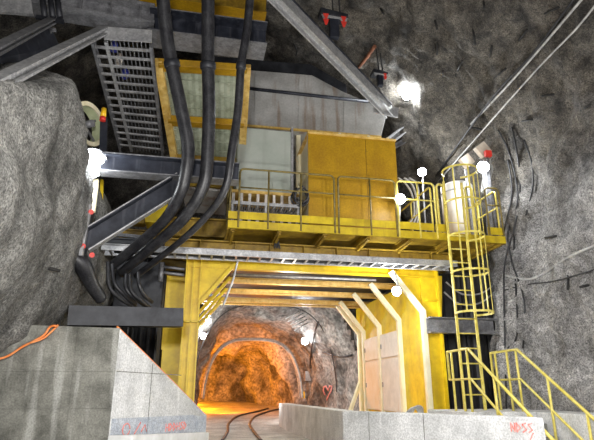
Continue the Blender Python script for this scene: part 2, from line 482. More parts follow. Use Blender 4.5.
# ------------------------------------------------------------------ right concrete plinth
ZP = .70
t_ = thing('concrete_plinth', 'long pale concrete plinth on the right carrying the portal frame and ladder', 'plinth', (3, 9.5, 0))
ZD = .46
pts = [(2.78, 16.9), (2.78, 9.9), (4.4, 8.9), (6.9, 8.9), (7.6, 10.9), (7.6, 16.3), (4.9, 16.9)]
b = MB(); b.prism([V((x, y, -.9)) for x, y in pts], (0, 0, ZD + .9)); b.build('deck', 'concrete_pale', t_)
pts = [(2.75, 17.0), (2.75, 9.75), (4.72, 6.75), (4.72, 7.3), (3.05, 9.85), (3.05, 17.0)]
b = MB(); b.prism([V((x, y, -.9)) for x, y in pts], (0, 0, ZP + .9)); b.build('wall', 'concrete_pale', t_, .015)
b = MB(); b.box((4.70, 8.75, -.9), (6.75, 10.4, ZP)); b.build('landing', 'concrete_pale', t_, .015)
fd = V((4.72 - 2.75, 6.75 - 9.75, 0)); fl = fd.length; fd.normalize(); fn_ = V((fd.y, -fd.x, 0))
if fn_.y > 0: fn_ = -fn_
def W2(s, z, o=.004): return V((2.75, 9.75, 0)) + fd * s + V((0, 0, z)) + fn_ * o
b = strokes((fl*.87, .50, fl*.96, .62), 4, W2, .010, 9)
b.tube([W2(fl*.955, .5), W2(fl*.935, .38), W2(fl*.965, .33), W2(fl*.95, .2), W2(fl*.98, .15)], .010, 6)
b.build('graffiti', 'red_paint', t_, label='faded red spray marks', keep=True)
b = MB(); b.bar(W2(.6, ZP + .0), W2(.6, -.3), .008, .008); b.bar(W2(1.7, ZP), W2(1.7, -.3), .008, .008); b.build('form_joint', 'concrete', t_)
o = MB(); o.box((5.98, 5.0, -.82), (6.75, 8.74, ZP)); tag(o.build('concrete_ledge', 'concrete_pale', None, .015), 'pale concrete ledge between the far handrail and the right rock wall', 'ledge')

# ------------------------------------------------------------------ yellow portal frame
ROWS = [11.0, 12.45, 13.9, 15.3, 15.75]
lx0, lx1 = P(184, 300, Y=11).x, P(200, 300, Y=11).x
rx0, rx1 = P(424, 330, Y=11).x, P(442, 330, Y=11).x
HT = P(300, 262, Y=11).z; HB = P(300, 271.5, Y=11).z
t_ = thing('portal_frame', 'bright yellow steel portal frame spanning the road at the tunnel mouth', 'frame', (2.2, 11, 0))
def colm(x0, x1, y, zb, zt):
    b = MB(); b.box((x0, y + .06, zb), (x1, y + .34, zt)); o = b.build('column', 'yellow', t_, .006)
    b = MB()
    for x in (x0 + .012, (x0 + x1) / 2 + .0, x1 - .012):
        b.box((x - .014, y - .06, zb), (x + .014, y + .07, zt))
    b.box((x0, y - .06, zt - .03), (x1, y + .06, zt)); b.box((x0, y - .06, (zb+zt)*.5 + .5), (x1, y + .06, (zb+zt)*.5 + .525))
    b.build('stiffener', 'yellow', o)
    return o
colm(lx0, lx1, 11, .0, HT)
b = MB(); b.box((rx0 + .03, 11.06, ZD), (rx1, 11.4, HT)); oc = b.build('column', 'yellow', t_, .006)
b = MB(); b.box((rx1 - .03, 10.95, ZD), (rx1, 11.07, HT)); b.build('flange', 'yellow', oc)
b = MB(); b.box((rx1 - .3, 10.98, 3.0), (rx1 - .03, 11.07, 3.03)); b.build('stiffener', 'yellow', oc)
bl0, bl1 = P(236, 264, Y=11), P(200, 303, Y=11)
br0, br1 = P(391, 272, Y=11), P(423, 312, Y=11)
for i, y in enumerate(ROWS):
    dy = y - 11
    m = 'yellow' if i % 2 == 0 else 'orange_frame'
    hh = (HT - HB) * (.6 if i else 1)
    b = MB(); b.ibeam((lx0 + .1, y + .1, HB + hh/2), (rx1 - .05, y + .1, HB + hh/2), .16, hh, .02); b.build('header_beam', 'orange_frame' if i else 'yellow', t_)
    b = MB(); b.bar(bl0 + V((-.02, dy, 0)), bl1 + V((0, dy, 0)), .14, .07); b.build('knee_brace', 'yellow', t_, .005)
    # right side: brace runs from header to post
    b = MB(); s0 = br0 + V((0, dy, 0)); dirb = (br0 - br1).normalized(); b.bar(s0 + dirb * .02, br1 + V((0, dy, 0)), .10, .12); b.build('knee_brace', 'cream', t_, .005)
    b = MB(); b.box((rx0 - .05, y - .06, ZD), (rx0 + .06, y + .06, br1.z + .04)); b.build('post', 'cream', t_, .005)
    if i: b = MB(); b.box((lx1 - .16, y - .05, .0), (lx1, y + .12, HT)); b.build('post', 'yellow', t_, .005)
b = MB(); b.prism([P(200, 264, Y=11.04), P(236, 264, Y=11.04), P(200, 303, Y=11.04)], (0, .02, 0)); b.build('gusset', 'yellow', t_)
b = MB(); b.prism([P(388, 273, Y=11.12), P(442, 276, Y=11.12), P(442, 325, Y=11.12), P(424, 325, Y=11.12), P(424, 312, Y=11.12)], (0, .02, 0)); b.build('gusset', 'yellow', t_)
b = MB(); b.box((rx0 + .05, 11.45, ZD), (rx0 + .09, 16.1, HB)); b.build('side_wall', 'yellow', t_)
b = MB(); b.box((lx0, 11.4, HT - .25), (lx0 + .1, 16.0, HT)); b.build('side_rail', 'yellow', t_)
b = MB(); b.bar((rx0 - .0, 15.75, 1.35), (rx0 - .42, 15.5, ZD + .05), .08, .10); b.build('foot_brace', 'cream', t_)
b = MB(); b.box((lx0 - .1, 10.95, HT), (rx1 + .1, 11.4, HT + .02)); b.build('top_plate', 'yellow_old', t_)
b = MB(); b.box((lx0, 11.5, HT + .06), (rx1, 16.1, HT + .10)); b.build('roof_sheet', 'black_steel', t_)
b = MB(); z = P(300, 277.5, Y=11.7).z; b.cyl((bl0.x - .05, 11.75, z + .02), (rx0 - .8, 11.75, z + .02), .028, 10); b.build('conduit', 'galv', t_, label='shiny galvanised conduit under the roof')

# cabinet on the right inside the portal
t_ = thing('locker_cabinet', 'cream and white steel cabinet with four doors standing on the right plinth inside the portal', 'cabinet', (rx0, 13.5, ZD))
zt = P(394, 330, Y=12.6).z
b = MB(); b.box((rx0 + .0, 12.6, ZD + .1), (rx0 + .05, 15.1, zt)); b.build('body', 'door_cream', t_, .005)
zm = P(390, 357, Y=12.9).z
for (ya, yb) in ((12.56, 13.76), (14.02, 15.14)):
    for (za, zb) in ((ZD + .12, zm - .02), (zm + .02, zt - .03)):
        b = MB(); b.box((rx0 - .04, ya, za), (rx0 + .0, yb, zb)); d = b.build('door', 'panel_white' if ya < 13 else 'door_cream', t_, .006)
        b = MB(); b.box((rx0 - .06, yb - .08, (za+zb)/2 - .06), (rx0 - .04, yb - .05, (za+zb)/2 + .06)); b.build('handle', 'galv_dark', d)

# second yellow box column at left behind
x0, x1 = P(166, 300, Y=11.9).x, P(186, 300, Y=11.9).x
z1 = P(175, 276, Y=11.9).z
t_ = thing('support_column', 'short yellow box column behind and left of the left portal leg', 'column', (x0, 11.9, 0))
b = MB(); b.box((x0, 11.9, 0), (x1, 12.3, z1)); b.build('shaft', 'yellow', t_, .008)
b = MB(); b.box((x0 - .04, 11.86, z1), (x1 + .04, 12.34, z1 + .03)); b.build('cap_plate', 'yellow_old', t_)
b = MB(); b.box((x0-.02, 11.88, 1.9), (x0+.01, 11.9, z1)); b.box((x1 - .02, 11.87, 0), (x1, 11.9, z1)); b.build('flange', 'yellow', t_)

# ------------------------------------------------------------------ cable tray
ta, tb = P(102, 241, Y=10.2), P(458, 267.5, Y=10.2)
tz = (P(165, 247, Y=10.2).z + P(430, 265, Y=10.2).z) / 2
ta.z = tb.z = tz
t_ = thing('cable_tray', 'long silver ladder-type cable tray running across above the portal', 'cable tray', ta)
for dy in (0, .42):
    b = MB(); b.channel(ta + V((0, dy, 0)), tb + V((0, dy, 0)), .04, .13, .012); b.build('side_rail', 'galv', t_)
n = int((tb.x - ta.x) / .245)
for i in range(n):
    x = ta.x + .15 + i * .245
    b = MB(); b.box((x - .02, 10.2, tz - .06), (x + .02, 10.62, tz - .035)); b.build('rung', 'galv', t_)
o = MB()
for k in range(4):
    yy = 10.28 + k * .08
    o.tube([V((ta.x + .2 + (tb.x - ta.x - .5) * i / 24, yy + .015 * math.sin(i * 1.7 + k), tz - .015 + .008 * math.sin(i + k))) for i in range(25)], .022, 6)
tag(o.build('cable_bundle', 'cable_black', part='cable'), 'black cables lying in the silver cable tray', 'cables')

# ------------------------------------------------------------------ steel platform
YF = 9.9
zb = P(231, 228.5, Y=YF).z; zm_ = P(231, 220, Y=YF).z; zu = P(231, 211, Y=YF).z
pxl, pxr = P(228, 220, Y=YF).x, P(505, 240, Y=YF).x
t_ = thing('steel_platform', 'yellow elevated steel platform with railings above the portal', 'platform', (pxl, YF, zm_))
b = MB(); b.channel((pxl, YF, (zb+zm_)/2), (pxr, YF, (zb+zm_)/2), .06, zm_ - zb - .02, .015, flip=-1); b.build('edge_beam', 'yellow_deck', t_)
b = MB(); b.box((pxl, YF - .01, zm_ + .03), (P(433, 220, Y=YF).x, YF + .0, zu)); b.build('toe_board', 'yellow_deck', t_)
b = MB(); b.box((pxl, YF + .02, zm_ - .03), (pxr, 13.2, zm_)); b.build('deck', 'yellow_old', t_)
b = MB(); b.box((pxr - .05, YF, zb), (pxr, 13, zm_)); b.box((pxl, YF+.03, zb), (pxl + .04, 13, zm_)); b.build('end_beam', 'yellow_old', t_)
gx0, gx1 = P(150, 235, Y=10.9).x, P(452, 250, Y=10.9).x
gz1 = zb; gz0 = P(300, 257, Y=10.9).z
b = MB(); b.ibeam((gx0, 10.95, (gz0+gz1)/2), (gx1, 10.95, (gz0+gz1)/2), .3, gz1 - gz0, .025); g = b.build('girder', 'yellow_old', t_)
b = MB(); x = gx0 + .3
while x < gx1:
    b.box((x - .008, 10.81, gz0 + .02), (x + .008, 10.94, gz1 - .02)); x += .75
b.build('stiffener', 'yellow_old', g)
b = MB(); b.ibeam((gx0, 12.7, (gz0+gz1)/2), (gx1, 12.7, (gz0+gz1)/2), .3, gz1 - gz0, .025); b.build('girder', 'yellow_old', t_)
x = pxl + .1
while x < pxr - .2:
    b = MB(); b.ibeam((x, YF + .05, zb + .06), (x, 13.1, zb + .06), .09, .13, .012); b.build('joist', 'yellow_old', t_)
    b = MB(); b.bar((x + .02, YF + .15, zb + .0), (x + .02, 10.82, gz0 + .2), .05, .05); b.build('bracket', 'yellow_old', t_) if x < gx1 else b.bm.free()
    x += .95
# guardrails
def guard(name, pts, posts, top, mid, base, m='rail_olive', r=.021, label=None):
    """pts: two ends (x,y) ; posts list of t"""
    a, c = V((*pts[0], 0)), V((*pts[1], 0)); rr = .09
    up = V((0, 0, 1)); d = (c - a).normalized()
    b = MB()
    arc = lambda o, s: [o + d * s * rr * (1 - math.cos(k * math.pi/8)) + up * (rr * math.sin(k * math.pi/8) - rr) for k in range(5)]
    path = [a + up * base] + [a + up * top + v for v in [q for q in arc(V((0,0,0)), 1)]] + [c + up * top + v for v in reversed(arc(V((0,0,0)), -1))] + [c + up * base]
    b.tube(path, r, 8); fr = b.build(name, m, t_)
    for t in posts:
        p = a.lerp(c, t); b = MB(); b.cyl(p + up * base, p + up * (top - .0), r * .95, 8); b.build('post', m, fr)
    b = MB(); b.cyl(a + up * mid, c + up * mid, r * .85, 8); b.build('mid_rail', m, fr)
RT = P(335, 176.5, Y=YF).z; RMZ = (RT + zu) / 2 + .05
X_ = lambda px: P(px, 200, Y=YF).x
guard('guardrail', ((X_(239), YF - .03), (X_(334), YF - .03)), [.30, .64], RT, RMZ, zb + .02)
guard('guardrail', ((X_(338), YF - .03), (X_(395), YF - .03)), [.55], RT, RMZ, zb + .02)
guard('guardrail', ((X_(397), YF - .03), (X_(434), YF - .03)), [.55], RT, RMZ, zb + .02, 'rail_yellow')
guard('guardrail', ((X_(485), YF - .03), (pxr - .03, YF - .03)), [], RT, RMZ, zm_, 'rail_olive')
guard('guardrail', ((pxr - .03, YF + .1), (pxr - .03, 12.6)), [.3, .6], RT, RMZ, zm_, 'rail_yellow')
guard('guardrail', ((pxl + .03, YF + .1), (pxl + .03, 10.9)), [], RT, RMZ, zm_, 'rail_olive')
guard('guardrail', ((X_(434), YF + .15), (X_(434), 12.2)), [.5], RT, RMZ, zm_, 'rail_yellow')
b = MB(); b.box((X_(433), YF-.01, zm_ + .02), (X_(445), YF, zu)); b.box((X_(484), YF - .01, zm_ + .02), (pxr, YF, zu)); b.build('toe_board', 'yellow_deck', t_)
for px in (440, 469):
    x = X_(px); b = MB()
    b.tube([V((x, YF + .12, zm_)), V((x, YF + .12, RT - .02))] + [V((x + .08 - .08 * math.cos(k*math.pi/6), YF + .12, RT - .02 + .08 * math.sin(k*math.pi/6))) for k in range(1, 6)] + [V((x + .16, YF + .12, RT - .02)), V((x + .16, YF + .12, zm_))], .026, 10)
    b.build('grab_hoop', 'rail_yellow', t_)

# yellow machine housing on platform
t_ = thing('drive_housing', 'large ochre yellow steel housing standing on the platform behind the railing', 'machine housing', (P(308, 200, Y=10.4).x, 10.4, zm_))
hx0, hx1 = P(308, 135, Y=10.4).x, P(395, 140, Y=10.4).x
hz = (P(308, 131.5, Y=10.4).z + P(394.5, 141, Y=10.4).z) / 2
seam = P(368, 200, Y=10.4).x
b = MB(); b.box((hx0 + .06, 10.44, zm_), (hx1 - .02, 11.6, hz - .03)); b.build('body', 'cream', t_)
b = MB(); b.box((hx0, 10.4, zm_ + .02), (seam - .004, 10.44, hz)); b.build('front_panel', 'ochre', t_, .006)
b = MB(); b.box((seam + .004, 10.4, zm_ + .02), (hx1, 10.44, hz)); b.build('front_panel', 'ochre', t_, .006)
b = MB(); b.box((hx0 - .01, 10.38, hz - .03), (hx1 + .02, 11.65, hz + .02)); b.build('roof', 'orange_frame', t_)
b = MB(); b.box((hx1 - .02, 10.44, zm_), (hx1, 11.6, hz-.03)); b.build('side_panel', 'ochre', t_)
b = MB()
for y in (10.47, 11.55): b.box((hx0, y - .03, zm_), (hx0 + .07, y + .04, hz - .03))
for z in (zm_ + .7, zm_ + 1.5): b.box((hx0 + .01, 10.44, z), (hx0 + .07, 11.55, z + .06))
b.build('side_frame', 'cream', t_)
b = MB()
for k in range(7): z = zm_ + .1 + k * .32; q = V((seam + .03, 10.395, z)); b.cyl(q, q + V((0, .02, 0)), .012, 6)
b.build('rivet', 'yellow_old', t_)
# top lugs
b = MB()
for px in (340, 369, 388): x = P(px, 138, Y=10.5).x; b.box((x - .03, 10.5, hz + .02), (x + .03, 10.56, hz + .12))
b.build('lifting_lug', 'cream', t_)

# grey-green panel cabinet
gx0_, gx1_ = P(237, 160, Y=11.1).x, P(291, 160, Y=11.1).x
gzt = (P(243, 128, Y=11.1).z + P(291, 131, Y=11.1).z) / 2; gzb = P(265, 193, Y=11.1).z
t_ = thing('control_cabinet', 'large grey-green sheet steel cabinet on a frame, left of the ochre housing', 'cabinet', (gx0_, 11.1, zm_))
b = MB(); b.box((gx0_, 11.1, gzb), (gx1_, 11.9, gzt)); b.build('body', 'tank_grey', t_, .01)
xs = P(271, 170, Y=11.1).x; zc = P(265, 172, Y=11.1).z
b = MB(); b.box((gx0_ + .02, 11.08, zc + .01), (gx1_ - .02, 11.1, gzt - .03)); b.build('upper_panel', 'tank_grey', t_, .006)
b = MB(); b.box((gx0_ + .02, 11.08, gzb + .02), (xs - .03, 11.1, zc - .01)); b.build('door', 'tank_grey', t_, .006)
b = MB(); b.box((xs + .03, 11.08, gzb + .02), (gx1_ - .02, 11.1, zc - .01)); b.build('door', 'tank_grey', t_, .006)
b = MB(); b.box((gx1_, 11.06, gzb), (gx1_ + .05, 11.95, gzt + .12)); b.build('corner_angle', 'galv', t_)
b = MB(); b.box((gx0_ - .1, 11.0, gzb - .07), (gx1_ + .2, 11.95, gzb)); b.build('base_frame', 'orange_frame', t_)
zg = P(265, 203, Y=10.5).z
b = MB(); 
for i in range(9): x = gx0_ - .05 + i * (gx1_ - gx0_ + .2) / 8; b.box((x-.03, 11.02, zm_), (x + .03, 11.1, gzb - .07))
b.build('leg', 'panel_white', t_)
# walkway grating in front of it
b = MB(); gz_ = P(265, 206, Y=10.35).z
x0, x1 = P(231, 206, Y=10.35).x, P(300, 206, Y=10.35).x
b.box((x0, 10.33, gz_), (x1, 10.36, gz_ + .07)); k = x0
while k < x1: b.box((k, 10.36, gz_ + .02), (k + .02, 10.95, gz_ + .05)); k += .06
b.box((x0, 10.92, gz_), (x1, 10.95, gz_ + .07))
for x in (x0 + .03, (x0+x1)/2, x1 - .03): b.box((x - .02, 10.36, zm_), (x + .02, 10.40, gz_))
tag(b.build('step_grating', 'galv', keep=True), 'narrow perforated grey step grating in front of the grey-green cabinet', 'grating')
# hose coil between cabinet and housing
b = MB()
for k in range(4):
    c = P(301, 195, Y=10.25) + V((0, .03 * k, 0)); R = .12 + .025 * k
    b.tube([c + V((R * math.cos(a * .45 + k), 0.05*math.sin(a), R * 1.2 * math.sin(a * .45 + k))) for a in range(0, 12)], .02, 8)
q = P(301, 195, Y=10.25); b.bar(q + V((0, .08, .1)), V((q.x, q.y + .08, zm_)), .04, .04)
tag(b.build('hose_coil', 'rubber', part='loop'), 'black hose loops hanging between grey-green cabinet and ochre housing', 'hose')

# ------------------------------------------------------------------ grey conveyor chute + dark top
YC = 12.3
poly = [(240, 69), (312, 75), (342, 91), (372, 104), (386, 117), (381, 137), (300, 131), (240, 125)]
t_ = thing('conveyor_hood', 'big silver-grey sheet metal conveyor hood above the ochre housing', 'hood', P(300, 100, Y=YC))
b = MB(); b.prism([P(x, y, Y=YC) for x, y in poly], (0, 1.6, 0)); b.build('shell', 'sheet_grey', t_, .02)
b = MB(); b.cyl(P(240, 87.5, Y=YC - .08), P(368, 101.5, Y=YC - .08), .045, 10); b.build('pipe', 'navy', t_)
for px in (256, 300, 345): 
    yt = 70 + (px - 240) * .09 + (4 if px > 330 else 0) + (8 if px > 330 else 0)
    b = MB(); b.bar(P(px, yt + 2, Y=YC - .01), P(px - 1, 126 + (px - 240) * .075, Y=YC - .01), .05, .02, V((0, 1, 0))); b.build('seam_strip', 'sheet_grey', t_)
b = MB(); b.bar(P(240, 125, Y=YC-.03), P(381, 137, Y=YC-.03), .06, .05); b.build('bottom_rail', 'orange_frame', t_)
b = MB(); b.prism([P(x, y, Y=YC + .2) for x, y in ((205, 55), (258, 60), (311, 64), (346, 84), (348, 95), (300, 80), (205, 72))], (0, 1.2, 0))
tag(b.build('fan_duct', 'black_steel', None, .02), 'black duct section lying along the top of the grey conveyor hood', 'duct')
# posts from hood down to platform
for px, lab in ((298, 'left cream post under the grey conveyor hood, beside the grey-green cabinet'), (378, 'right cream post under the grey conveyor hood, behind the ochre housing')):
    q = P(px, 132, Y=12.6); b = MB(); b.bar(V((q.x, 12.6, zm_)), V((q.x, 12.6, P(px, 130, Y=12.3).z)), .12, .12); tag(b.build('hood_leg', 'cream'), lab, 'post', 'posts under the hood')

# ------------------------------------------------------------------ diagonal silver beam, roof hangers
t_ = thing('diagonal_beam', 'long silver steel beam slanting down from the roof in front of the conveyor hood', 'beam', P(330, 55, Y=10))
pa, pb_ = P(266, -14, Y=8.3), P(389, 112, Y=11.4)
upv = V((.35, -1, .35)).normalized()
b = MB(); b.ibeam(pa, pb_, .34, .22, .03, up=V((0, -1, .2))); b.build('web', 'galv', t_)
b = MB(); dd = (pb_ - pa).normalized(); rr_ = dd.cross(V((0, -1, .2))).normalized()
sgn = 1 if rr_.x > 0 else -1
b.bar(pa + rr_ * sgn * .19, pb_ + rr_ * sgn * .19, .05, .26, V((0, -1, .2))); b.build('edge_flange', 'navy', t_, label='dark right edge flange')
b = MB(); b.bar(P(374, 108, Y=11.38), P(398, 113, Y=11.38), .05, .28, V((0,0,1))); b.build('end_plate', 'galv', t_)
b = MB()
for i in range(14):
    q = pa.lerp(pb_, .08 + i * .065) + rr_ * sgn * .19 + V((0, -.135, 0)); b.cyl(q, q + V((0, -.02, 0)), .018, 6)
b.build('bolt', 'galv_dark', t_)
for j, (px, py, Y, w, lab) in enumerate(((334, 20, 9.6, .42, 'dark roof bracket with four red markers, the upper one beside the silver beam'), (380, 76, 11.3, .26, 'smaller dark roof bracket with red markers near the lower end of the silver beam'))):
    q = P(px, py, Y=Y); t_ = thing('roof_bracket', lab, 'bracket', q, 'roof brackets')
    top = H(px, py - 12); zt_ = q.z + 2.2
    b = MB(); b.box((q.x - w/4, Y - .05, q.z - w*1.15), (q.x + w/4, Y + .08, q.z + w*.5)); b.build('post', 'navy', t_)
    b = MB(); b.prism([q + V((-w*.75, -.07, w*.16)), q + V((w*.75, -.07, w*.1)), q + V((w*.6, -.07, -w*.3)), q + V((w*.25, -.07, 0)), q + V((-w*.25, -.07, 0)), q + V((-w*.6, -.07, -w*.22))], (0, .02, 0)); b.build('plate', 'galv', t_)
    b = MB(); b.prism([q + V((-w*.8, -.1, w*.2)), q + V((w*.75, -.1, w*.14)), q + V((w*.75, -.1, w*.32)), q + V((-w*.8, -.1, w*.55))], (0, .3, 0)); b.build('cap', 'black_steel', t_)
    for sx in ((-.5, .5) if j == 0 else (.45,)):
        for dz in (.05, -.32):
            b = MB(); c = q + V((w * sx, -.09, w * dz)); b.prism([c + V((-.07*w/.42, 0, .06*w/.42)), c + V((.07*w/.42, 0, .06*w/.42)), c + V((.02, 0, -.09*w/.42)), c + V((-.02, 0, -.09*w/.42))], (0, .02, 0)); b.build('marker', 'red_plastic', t_)
    b = MB(); b.cyl(q + V((0, .05, w*.4)), q + V((0, .4, w*.4 + 3.0)), .02, 6); b.cyl(q + V((w*.4, .05, w*.4)), q + V((w*.4, .4, w*.4 + 3.0)), .02, 6); b.build('hanger_rod', 'rebar', t_)
o = MB(); q0 = H(358, 68, .05); q1 = H(375, 46, .05); o.tube([q0, q0.lerp(q1, .5) + V((0, -.05, -.03)), q1], .05, 7)
tag(o.build('rusty_chain', 'rust'), 'rust-red bundle fixed to the rock roof right of the silver beam', 'bundle')

# ------------------------------------------------------------------ upper-left steelwork
def beam(name, label, p, q, w, h, m='navy', kind='i', up=V((0, 0, 1)), t=.03, stiff=0, edge=None):
    p, q = V(p), V(q); r = thing(name, label, 'beam', p)
    b = MB(); getattr(b, {'i': 'ibeam', 'c': 'channel', 'b': 'bar'}[kind])(p, q, w, h, *(() if kind == 'b' else (t,)), up=up); o = b.build('web', m, r)
    if stiff:
        b = MB(); d, rr, u = b.frame(p, q, up)
        for i in range(stiff):
            c = p.lerp(q, (i + .5) / stiff); b.bar(c - u * (h/2 - t), c + u * (h/2 - t), w * .92, .015, d)
        b.build('stiffener', m, r)
    if edge:
        b = MB(); d, rr, u = b.frame(p, q, up)
        for s in (-1, 1): b.bar(p + u * s * h/2, q + u * s * h/2, w * 1.02, .02, up)
        b.build('flange', edge, r)
    return r
a = P(28, 0, Y=8.55); c = P(266, 33, Y=8.55); zz = P(200, 25, Y=8.55).z
B1 = beam('roof_beam', 'heavy dark steel beam crossing behind the tops of the three black pipes', V((P(150, 20, Y=8.75).x, 8.8, zz)), V((P(266, 33, Y=8.75).x, 8.8, zz)), .55, .5, 'navy', stiff=0, edge='galv_dark')
beam('roof_beam', 'dark banded steel beam at the top left with flanged joint', P(-30, -10, Y=8.3), P(154, 20, Y=8.7), .42, .40, 'galv_dark', stiff=6, edge='galv_dark')
beam('roof_beam', 'yellow beam at the very top edge behind the pipes', P(140, -10, Y=9.8), P(266, 8, Y=9.8), .3, .5, 'yellow_old', edge='ochre')
b = MB(); b.prism([P(-8, -4, Y=8.0), P(30, -8, Y=8.0), P(33, 14, Y=8.0), P(-8, 11, Y=8.0)], (0, .06, 0)); tag(b.build('steel_plate', 'galv'), 'pale grey steel plate in the top left corner', 'plate')
b = MB()
for px in (42, 50, 57): b.tube([P(px, -4, Y=8.1), P(px + 3, 18, Y=8.1)], .05, 10)
b.bar(P(36, 17, Y=8.12), P(64, 22, Y=8.12), .06, .06)
tag(b.build('flange_joint', 'black_steel', part='ring'), 'black ribbed flange joint at top left beside the pale plate', 'joint')
beam('brace_beam', 'silver steel brace rising from the left edge to the stair grating', P(-12, 88, Y=4.9), P(104, 30, Y=8.4), .16, .13, 'galv', up=V((0, 0, 1)))
beam('brace_beam', 'thinner grey brace above the silver one at the left edge', P(-12, 54, Y=5.4), P(53, 20, Y=8.2), .12, .10, 'galv_dark')
b = MB(); b.prism([P(-10, 60, Y=6.0), P(50, 26, Y=8.3), P(60, 46, Y=8.3), P(-10, 80, Y=6.0)], (0, .03, 0)); tag(b.build('gusset_plate', 'navy'), 'dark gusset plate between the two left braces', 'plate')
b = MB()
for px in (43, 47, 51): b.bar(P(px, 30, Y=8.2), P(px - 6, 52, Y=8.1), .03, .03)
b.bar(P(40, 30, Y=8.22), P(56, 30, Y=8.22), .05, .05)
tag(b.build('clamp_bars', 'galv_dark', part='bar'), 'three short parallel clamp bars on the dark gusset plate', 'clamp')
b = MB(); b.prism([P(101, 26, Y=8.35), P(152, 30, Y=8.35), P(152, 42, Y=8.35), P(104, 39, Y=8.35)], (0, .03, 0)); tag(b.build('joint_plate', 'galv'), 'silver plate where the left brace meets the roof beam', 'plate')

# walkway grating seen from below
t_ = thing('grated_walkway', 'grey open steel walkway with cross bars seen from below at upper left', 'walkway', P(125, 90, Y=10))
A, B_, C, D = P(93, 41, Y=8.6), P(151, 45, Y=8.6), P(163, 155, Y=11.8), P(121, 150, Y=11.8)
b = MB(); b.channel(A, D, .05, .16, .015); b.build('stringer', 'galv_dark', t_)
b = MB(); b.channel(B_, C, .05, .16, .015); b.build('stringer', 'galv_dark', t_)
b = MB(); b.bar(A.lerp(B_, .22), D.lerp(C, .25), .06, .05); b.build('stringer', 'galv', t_)
for i in range(14):
    t = (i + .6) / 14.5
    b = MB(); b.bar(A.lerp(D, t), B_.lerp(C, t), .05, .035); b.build('cross_bar', 'galv', t_)
b = MB()
for i in range(9):
    s = .3 + i * .075
    b.bar(A.lerp(B_, s).lerp(D.lerp(C, s), .0) + V((0, 0, .04)), A.lerp(B_, s).lerp(D.lerp(C, s), 1) + V((0, 0, .04)), .012, .03)
b.build('grating', 'galv_dark', t_, keep=True)
# things stored on it
for k, (px, py, Y, m, lab) in enumerate(((113, 55, 9.1, 'blue_thing', 'small blue container on the grated walkway, the nearer one'), (124, 82, 9.9, 'blue_thing', 'small blue container further along the grated walkway'), (118, 68, 9.5, 'panel_white', 'small white container on the grated walkway between the blue ones'))):
    q = P(px, py, Y=Y) + V((0, 0, .10)); b = MB(); b.tube([q, q + V((0, 0, .16)), q + V((0, 0, .2)), q + V((0, 0, .24))], [.07, .07, .03, .03], 12); tag(b.build('container', m), lab, 'container', 'containers on the walkway')

# yellow framed belt cover
t_ = thing('belt_cover', 'yellow framed inclined belt cover with greenish mesh panels behind the black pipes', 'cover', P(200, 120, Y=10))
A, B_, C, D = P(158, 60, Y=9.2), P(247, 66, Y=9.2), P(240, 190, Y=12.6), P(179, 186, Y=12.6)
b = MB(); b.bar(A, D, .16, .14); b.build('side_member', 'orange_frame', t_, .006)
b = MB(); b.bar(B_, C, .16, .14); b.build('side_member', 'orange_frame', t_, .006)
ts = (.03, .42, .74, .98)
for t in ts:
    b = MB(); b.bar(A.lerp(D, t), B_.lerp(C, t), .24, .15); b.build('cross_member', 'yellow_old' if t > .5 else 'ochre', t_, .006)
for t0, t1 in zip(ts, ts[1:]):
    b = MB(); off = V((0, 0, .05))
    n = 26
    for i in range(n):   # corrugated sheet
        s0, s1 = i / n, (i + 1) / n; z0 = .02 * (i % 2); z1 = .02 * ((i + 1) % 2)
        b.poly([A.lerp(D, t0).lerp(B_.lerp(C, t0), s0) + off + V((0,0,z0)), A.lerp(D, t0).lerp(B_.lerp(C, t0), s1) + off + V((0,0,z1)), A.lerp(D, t1).lerp(B_.lerp(C, t1), s1) + off + V((0,0,z1)), A.lerp(D, t1).lerp(B_.lerp(C, t1), s0) + off + V((0,0,z0))])
    o = b.build('mesh_panel', 'mesh_green', t_); md = o.modifiers.new('s', 'SOLIDIFY'); md.thickness = .01
    b = MB()
    for i in range(1, 4): b.bar(A.lerp(D, t0 + (t1-t0)*i/4) + V((0,0,.03)), B_.lerp(C, t0 + (t1-t0)*i/4) + V((0,0,.03)), .012, .02)
    b.build('wire', 'mesh_green', t_, keep=True)
# lower corrugated piece
A2, B2, C2, D2 = P(182, 188, Y=11.6), P(228, 192, Y=11.6), P(225, 215, Y=12.6), P(186, 212, Y=12.6)
b = MB(); b.prism([A2, B2, C2, D2], (0, 0, .05)); b.build('tail_sheet', 'sheet_grey', t_)

# left horizontal beam + brace + wall plate
zz = (P(140, 165, Y=9.0).z + P(235, 172, Y=9.0).z) / 2
beam('cross_beam', 'dark horizontal steel beam behind the lower bend of the black pipes', V((P(100, 160, Y=9).x, 9.1, zz)), V((P(239, 170, Y=9).x, 9.1, zz)), .30, .34, 'navy', stiff=0, edge='galv_dark')
beam('brace_beam', 'dark scratched diagonal brace from the left wall plate up to the cross beam', P(83, 243, Y=8.95), P(182, 182, Y=9.15), .2, .34, 'navy', kind='c', edge='galv')
b = MB(); b.prism([P(71, 204, Y=8.9), P(91, 208, Y=8.9), P(82, 253, Y=8.9), P(60, 250, Y=8.9)], (0, .35, 0))
t_ = thing('anchor_plate', 'dark steel anchor box on the left rock wall holding the diagonal brace', 'anchor', P(75, 230, Y=8.9))
b.build('box', 'navy', t_, .008)
b = MB(); b.bar(P(90, 205, Y=8.85), P(81, 256, Y=8.85), .06, .1); b.build('edge_strip', 'galv', t_)
b = MB()
for px, py in ((91, 212), (83, 246), (92, 255)): b.cyl(P(px, py, Y=8.8), P(px, py, Y=8.86), .045, 8)
b.build('bolt', 'red_plastic', t_, label='red painted bolts')
